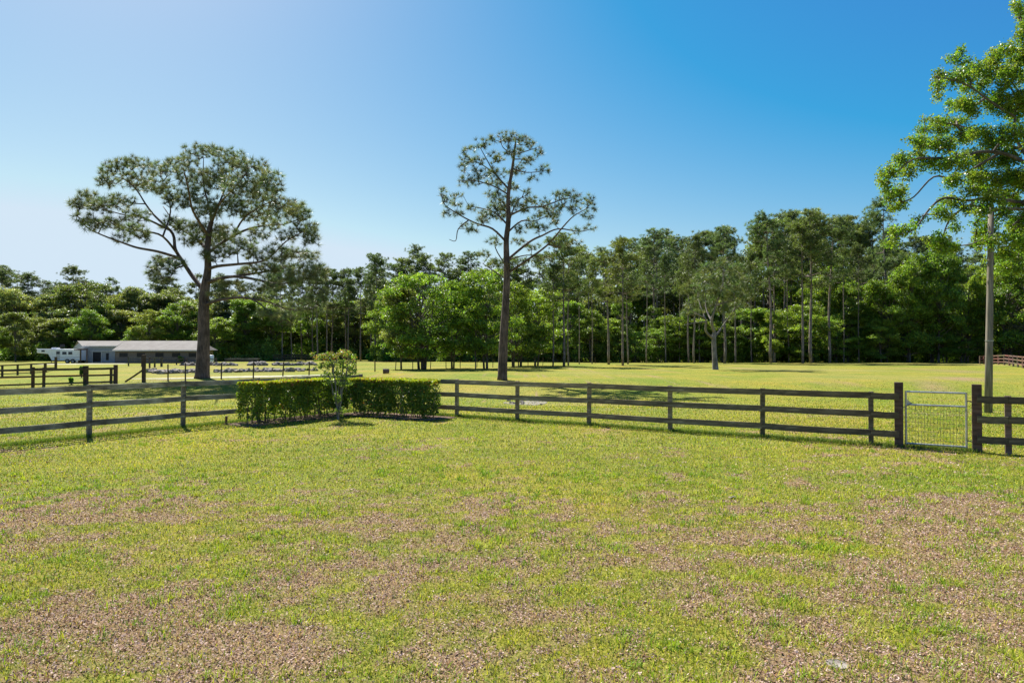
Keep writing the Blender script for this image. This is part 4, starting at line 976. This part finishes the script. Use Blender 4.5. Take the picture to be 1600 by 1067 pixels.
# long low trough / deck beyond the rubble
g = hit(377, 565.2); lw = empty('low_deck', g, label='long low grey deck lying beyond the rubble, below the bright bushes', cat='deck'); u_ = g[1]/F
mb = MB(); mb.box((-26*u_, 0, .45), (26*u_, 1.6, .62)); mb.build('deck_top', M['wood_grey'], lw, (1.5, 1.6, 1.9))
mb = MB(); mb.box((-25.6*u_, .05, .0), (25.6*u_, .12, .446)); mb.build('skirt', M['wood_dark'], lw, (1.6, 1.6, 1.9))
for s_ in (-20, -7, 7, 20): MB().box((s_*u_, .5, 0), (s_*u_+.12, .6, .446)).build('leg', M['wood_dark'], lw)
g = hit(401, 563.5); sh = empty('open_shed', g, label='small open shed with rusty roof between the bright bushes', cat='shed'); u_ = g[1]/F
MB().add([(-9*u_, -1, 2.25), (9*u_, -1, 2.35), (9*u_, 2, 2.75), (-9*u_, 2, 2.65), (-9*u_, -1, 2.17), (9*u_, -1, 2.27), (9*u_, 2, 2.67), (-9*u_, 2, 2.57)], [(0,1,2,3),(7,6,5,4),(0,4,5,1),(1,5,6,2),(2,6,7,3),(3,7,4,0)]).build('roof', flat_mat('rust', [(.3, (.16, .06, .035)), (.7, (.30, .13, .08))], 3, .8), sh)
for s_ in (-8, 8):
    for yy in (-.8, 1.8): MB().box((s_*u_-.05, yy-.05, 0), (s_*u_+.05, yy+.05, 2.3)).build('post', M['wood_dark'], sh)

def bush(name, label, cat, px, by, wpx, top, leaf, per, col, group=None):
    g = hit(px, by); D = g[1]; w_ = wpx/F*D; H = zz(top, D)-g[2]; root = empty(name, g, label=label, cat=cat, group=group)
    mb = MB(); P_ = []; T_ = []
    for i in range(12):
        a = rng.uniform(0, 6.28); r0 = rng.uniform(.1, .8)*w_*.6; h = rng.uniform(.3, .9)*H; c = np.array([math.cos(a)*r0, math.sin(a)*r0, h]); cr = rng.uniform(.25, .4)*w_
        mb.tube([(0,0,-.05), (c[0]*.5, c[1]*.5, h*.6), tuple(c)], [.04, .03, .012], 5)
        k = int(per); u = unit(k)*rng.random((k, 1))**.4; P_.append(c+u*np.array([cr, cr, min(cr, H*.32)])); T_.append(np.full(k, rng.uniform(.75, 1.25)))
    P_ = np.concatenate(P_); P_[:, 2] = np.clip(P_[:, 2], .03, None); t = np.concatenate(T_)*rng.uniform(.75, 1.25, len(P_))
    mb.build('stems', M['oak_bark'], root)
    new_obj('foliage', np_mesh(name, leaf_quads(P_, np.full(len(P_), leaf), .4, .75), np.arange(len(P_)*4).reshape(-1, 4), np.repeat(t[:, None], 4, 0)*np.ones((1, 3))), M['leaf'], root, col)
# rubble rows
M['rock'] = flat_mat('rubble', [(.3, (.07, .06, .05)), (.5, (.22, .195, .165)), (.75, (.36, .33, .29))], 4, .95, bmp=.8, bd=.06)
def rock_mesh(seed):
    import bmesh
    g_ = random.Random(seed); bm = bmesh.new(); bmesh.ops.create_icosphere(bm, subdivisions=2, radius=.5)
    for v in bm.verts:
        c = v.co; f = 1+.35*math.sin(c.x*9+seed)*math.cos(c.y*7-seed)+g_.uniform(-.14, .14); v.co = Vector((c.x*f*1.3, c.y*f, c.z*f*.62))
    me = bpy.data.meshes.new('rubble_lump'); bm.to_mesh(me); bm.free(); me.materials.append(M['rock']); return me
RM = [rock_mesh(s_) for s_ in range(6)]
def rock(px, py, size, label, group, name='rubble_lump', cat='rubble'):
    g = hit(px, py); o = bpy.data.objects.new(name, random.choice(RM)); C.objects.link(o); o.location = (g[0], g[1], g[2]+size*.12)
    o.scale = (size*random.uniform(.6, 1.2), size*random.uniform(.6, 1.0), size*random.uniform(.7, 1.5)); o.rotation_euler = (random.uniform(-.2, .2), random.uniform(-.2, .2), random.uniform(0, 6.3))
    tag(o, label, cat, group)
for i in range(120):
    f = i/120; px = 232+f*262+random.uniform(-3, 3)
    if vnoise(px*.07, 1.0) < .28: continue
    z_ = random.uniform(.35, .95); w_ = 'large' if z_ > .75 else 'mid-sized' if z_ > .55 else 'small'
    p_ = 'left of the spreading pine trunk' if px < 318 else 'right of the spreading pine trunk' if px < 372 else 'beyond the left end of the hedge' if px < 430 else 'left of the leggy shrub'
    rock(px, (583.5-4*f)+random.uniform(-1.3, 1), z_, f'{w_} grey lump in the nearer rubble row, {p_}', 'lumps of the nearer rubble row')
for i in range(90):
    f = i/90; px = 290+f*200+random.uniform(-3, 3)
    if vnoise(px*.05, 5.0) < .25: continue
    z_ = random.uniform(.5, 1.1); w_ = 'large' if z_ > .9 else 'mid-sized' if z_ > .7 else 'small'
    p_ = 'left of the spreading pine trunk' if px < 318 else 'below the low grey deck' if px < 410 else 'left of the leggy shrub'
    rock(px, (571.5-.8*f)+random.uniform(-.6, .5), z_, f'{w_} grey lump in the farther rubble row, {p_}', 'lumps of the farther rubble row')
for k_ in range(10):
    px_ = 240+k_*27+random.uniform(-8, 8)
    bush('weed_clump', f'low weed clump, {ORD[k_]} from left along the nearer rubble row', 'weeds', px_, 582.6-.13*k_*3, random.uniform(4, 8), 579.2-.13*k_*3, .12, 90, (.16, .22, .05), 'weed clumps along the rubble')
strip('track', [hit(200, 592)[:2], hit(300, 590.5)[:2], hit(420, 588.5)[:2], hit(520, 585.5)[:2]], 2.2, M['sand'])
strip('gravel', [hit(20, 570)[:2], hit(130, 568.4)[:2], hit(200, 568.4)[:2]], 6, M['sand'])
strip('ash_patch', [hit(786, 629)[:2], hit(855, 629)[:2]], 2.6, M['ash'], seg=24, wob=.8)
for i in range(16): rock(random.uniform(785, 850), random.uniform(626.5, 633), random.uniform(.06, .2), 'pale stone lying on the ash patch behind the fence', 'stones on the ash patch', 'stone', 'stone')
# small loose things
g = hit(603, 583.5); lg = empty('log_piece', g, label='short dark log lying on the grass behind the hedge', cat='log'); u_ = g[1]/F
MB().tube([(-4.5*u_, 0, .18), (0, .03, .19), (4.5*u_, 0, .18)], [.2, .19, .18], 12).build('log', M['pine_bark'], lg, smooth=True)
g = hit(354, 663); st = empty('wooden_stake', g, label='short wooden stake in the lawn left of the hedge', cat='stake'); post_obj(0, 0, 0, .24, .055, M['post_brown'], st, (1.8, 1.5, 1.3), name='stake', lean=(.008, 0))
g = hit(1305, 1036); cvr = MB().tube([(0,0,-.02), (0,0,.006)], .07, 16).build('ground_cover_plate', M['rock']); cvr.location = g; tag(cvr, 'small flat grey plate set in the near lawn at lower right', 'plate')
g = hit(1144, 779); lt_ = MB().add([(-.05, 0, .01), (.0, -.02, .035), (.05, 0, .01), (.03, .04, .035), (-.03, .04, .02), (0, .02, .002)], [(0,1,3,4),(1,2,3),(0,5,1),(5,2,1),(4,3,5),(0,4,5),(3,2,5)]).build('pale_stone', M['rock']); lt_.location = g; tag(lt_, 'small pale stone lying alone on the mid lawn', 'stone')

# bright bushes and weeds beyond
bush('bush', 'bright green bush left of the rusty open shed', 'bush', 381, 562.5, 16, 524, .28, 420, (.11, .24, .03))
bush('bush', 'bright green bush right of the rusty open shed', 'bush', 415, 563.5, 13, 531, .28, 360, (.13, .27, .03))
bush('bush', 'small vivid green shrub on the grass near the leaning oak', 'bush', 582, 564.5, 16, 551.5, .3, 260, (.08, .25, .03))
bush('bush', 'low vivid green bush just left of the leaning oak', 'bush', 606, 565, 14, 556, .3, 200, (.07, .22, .03))
bush('weed_clump', 'bright weed clump in front of the barn beside the pine', 'weeds', 284, 567.5, 7, 557, .18, 160, (.14, .26, .04))
bush('weed_clump', 'leafy weed clump behind the far left corral rails', 'weeds', 128, 590, 5, 571, .12, 160, (.12, .24, .04))
bush('weed_clump', 'small weed clump in front of the far left corral post', 'weeds', 112, 601, 6, 590, .10, 140, (.10, .24, .03))

# ------------------------------------------------------------------ hedge and shrub
M['hedge_leaf'] = leaf_mat('hedge_leaf', .48, .35, (1.3, 1.25, .4), .5)
def hedge(label, A, B, half, H, col):
    A = np.array(A); B = np.array(B); L = np.linalg.norm(B-A); d = (B-A)/L; s_ = np.array([-d[1], d[0]])
    root = empty('hedge', ((A[0]+B[0])/2, (A[1]+B[1])/2, 0), label=label, cat='hedge'); o = np.array([(A[0]+B[0])/2, (A[1]+B[1])/2])
    mb = MB(); P_ = []; T_ = []
    nst = int(L/.28)
    for i in range(nst):
        t = (i+.5)/nst*L-L/2+rng.normal(0, .05); 
        for j in range(3):
            w_ = rng.uniform(-half*.5, half*.5); b0 = np.array([t+rng.normal(0, .08), w_*.4]); e1 = np.array([t+rng.normal(0, .2), w_*1.3])
            pts = [(*(b0[0]*d+b0[1]*s_), -.05), (*((b0*.5+e1*.5)[0]*d+(b0*.5+e1*.5)[1]*s_), H*.35), (*(e1[0]*d+e1[1]*s_), H*.8)]
            mb.tube(pts, [.016, .012, .006], 5)
    mb.build('stems', M['oak_bark'], root)
    # leaves in a shell of lumpy sides, sparse near the ground
    k = int(L*9500); a = rng.uniform(-L/2, L/2, k); q = rng.random(k)
    h = np.where(q < .26, H-np.abs(rng.normal(0, .05, k)), H*(rng.random(k)**.8)); h = np.clip(h, .02, None)
    lum = (fbm(a*1.0+A[0]*3, h*1.4, .55, 3)-.5)*.22
    wid = half*(.86+.14*sstep(0, .5, h))+lum
    side = np.where(rng.random(k) < .72, -1, 1)
    s0 = np.where(q < .26, rng.uniform(-1, 1, k)*wid, side*(wid-np.abs(rng.normal(0, .09, k))))
    capf = q > .90; a = np.where(capf, np.sign(rng.random(k)-.5)*(L/2-np.abs(rng.normal(0, .07, k))), a); s0 = np.where(capf, rng.uniform(-1, 1, k)*wid, s0)
    keep = (h > .30*fbm(a*2+A[1], 0*a, .6, 2)+.02*rng.random(k)) | (rng.random(k) < .12)
    keep &= rng.random(k) < np.clip(4.2*(fbm(a+3, h+s0, .24, 2)-.30), .12, 1)
    a, h, s0 = a[keep], h[keep], s0[keep]; k = len(a)
    toplump = .05*(fbm(a, s0, .35, 2)-.5)
    P_ = np.stack([a*d[0]+s0*s_[0], a*d[1]+s0*s_[1], h+toplump*(h/H)], 1)
    Vq = leaf_quads(P_, np.full(k, .068), up=.45, aspect=.6)
    newg = sstep(H-.20, H-.03, h)[:, None]*rng.uniform(.3, 1, (k, 1))
    base = np.array(col)*rng.uniform(.65, 1.3, (k, 1)); yl = np.array([.40, .46, .04])
    red = (rng.random((k, 1)) < .30*sstep(.45, .7, fbm(a, 0*a, .9, 2))[:, None]*newg) | (rng.random((k, 1)) < .02)
    c = base*(1-newg)+yl*newg*rng.uniform(.7, 1.2, (k, 1)); c = np.where(red, np.array([.34, .15, .06]), c)
    new_obj('foliage', np_mesh('hedge_leaves', Vq, np.arange(k*4).reshape(-1, 4), np.repeat(c, 4, 0)), M['hedge_leaf'], root, (1, 1, 1))
hedge('left wing of the clipped hedge, its end by the short wooden stake', (-7.60, 18.85), (-5.75, 21.7), .44, 1.20, (.15, .24, .03))
hedge('right wing of the clipped hedge, in front of the dark board fence', (-5.35, 21.95), (-2.45, 20.35), .44, 1.20, (.12, .21, .035))
def poly_patch(name, pts, m, lift):
    cx = sum(p[0] for p in pts)/len(pts); cy = sum(p[1] for p in pts)/len(pts); V = []; Fs = []; R_ = 6; n_ = len(pts)
    for r in range(1, R_+1):
        for i, p in enumerate(pts):
            f = r/R_*(1+.06*random.uniform(-1, 1)*(r == R_)); x = cx+(p[0]-cx)*f; y = cy+(p[1]-cy)*f; V.append((x, y, float(gz(x, y))+lift))
    c0 = len(V); V.append((cx, cy, float(gz(cx, cy))+lift)); me = bpy.data.meshes.new(name)
    for r in range(R_-1):
        for i in range(n_): j = (i+1) % n_; Fs.append((r*n_+i, (r+1)*n_+i, (r+1)*n_+j, r*n_+j))
    for i in range(n_): Fs.append((i, (i+1) % n_, c0))
    me.from_pydata(V, [], Fs); return tag(new_obj(name, me, m), kind='structure')
def ringpts(A, B, w_, nseg=14):
    A = Vector(A); B = Vector(B); d = (B-A).normalized(); s_ = Vector((-d.y, d.x)); o = []
    for i in range(nseg+1): p = A.lerp(B, i/nseg); o.append(p + s_*w_*random.uniform(.85, 1.12))
    for i in range(nseg+1): p = B.lerp(A, i/nseg); o.append(p - s_*w_*random.uniform(.85, 1.12))
    return [(v.x, v.y) for v in o]
poly_patch('mulch_bed', ringpts((-7.8, 18.6), (-5.4, 22.1), .66), M['mulch'], .02)
poly_patch('mulch_bed', ringpts((-5.5, 22.1), (-2.05, 20.1), .68), M['mulch'], .024)

# leggy shrub in the crook of the hedge
g = hit(529, 656); Ds = g[1]; root = empty('leggy_shrub', g, label='leggy shrub with reddish new tips rising from the hedge corner', cat='shrub')
T = []
for (px, py, rx, ry) in ((497,560,8,6),(507,556,9,7),(520,555,9,6),(533,552,9,7),(545,555,9,7),(555,563,7,7),(505,572,9,7),(518,570,10,8),(531,568,10,9),(543,572,10,8),(512,585,8,6),(527,584,9,8),(540,588,9,8),(552,578,7,7),(515,597,7,5),(532,600,9,7),(545,600,8,5),(489,553,4,3),(528,620,7,9),(533,640,6,9)):
    k = int(rx*ry*.32)+2; u = unit(k)*rng.random((k, 1))**.5
    for j in range(k): T.append((at(px, Ds)-g[0]+u[j, 0]*rx/F*Ds, u[j, 1]*rx*1.2/F*Ds + rng.normal(0, .12), zz(py, Ds)-g[2]+u[j, 2]*ry/F*Ds))
T = np.array(T); nodes = []; par = []
for (dx, dy, hgt) in ((-.35, .1, 1.5), (-.12, -.15, 1.7), (.1, .15, 1.75), (.3, -.1, 1.6), (.02, .0, 1.2)):
    p0 = len(nodes)
    for i in range(8): f = i/7; nodes.append((dx*f**1.4+.02*math.sin(i*2+dx*9), dy*f, -.05+hgt*f)); par.append(len(nodes)-2 if i else -1)
NP, pr, rad, dirs, k0 = grow(np.array(nodes), par, T, step=.12, minr=.0035)
e = np.array([i for i in range(len(NP)) if pr[i] >= 0]); r1 = np.where(e < k0, np.clip(rad[e]*1.1, .010, .022), np.clip(rad[e], 0, .01)); r0 = np.minimum(r1*1.25, .024)
V, Fq = seg_tubes(NP[pr[e]], NP[e], r0, r1, 6); new_obj('stems', np_mesh('shrub_stems', V, Fq, smooth=True), M['pale_bark'], root)
K = 13; P_ = np.repeat(T, K, 0)+unit(len(T)*K)*.075*rng.random((len(T)*K, 1)); Vq = leaf_quads(P_, np.full(len(P_), .05), .4, .6)
c = np.array([(.17, .26, .05)])*rng.uniform(.7, 1.35, (len(P_), 1)); topm = rng.random((len(P_), 1)) < .28*sstep(1.6, 2.05, P_[:, 2:3]); c = np.where(topm, np.array([.36, .16, .08]), c)
new_obj('foliage', np_mesh('shrub_leaves', Vq, np.arange(len(P_)*4).reshape(-1, 4), np.repeat(c, 4, 0)), M['leaf'], root, (1, 1, 1))
print('objects', len(bpy.data.objects), 'polys', sum(len(o.data.polygons) for o in bpy.data.objects if o.type == 'MESH' and o.data.users == 1))
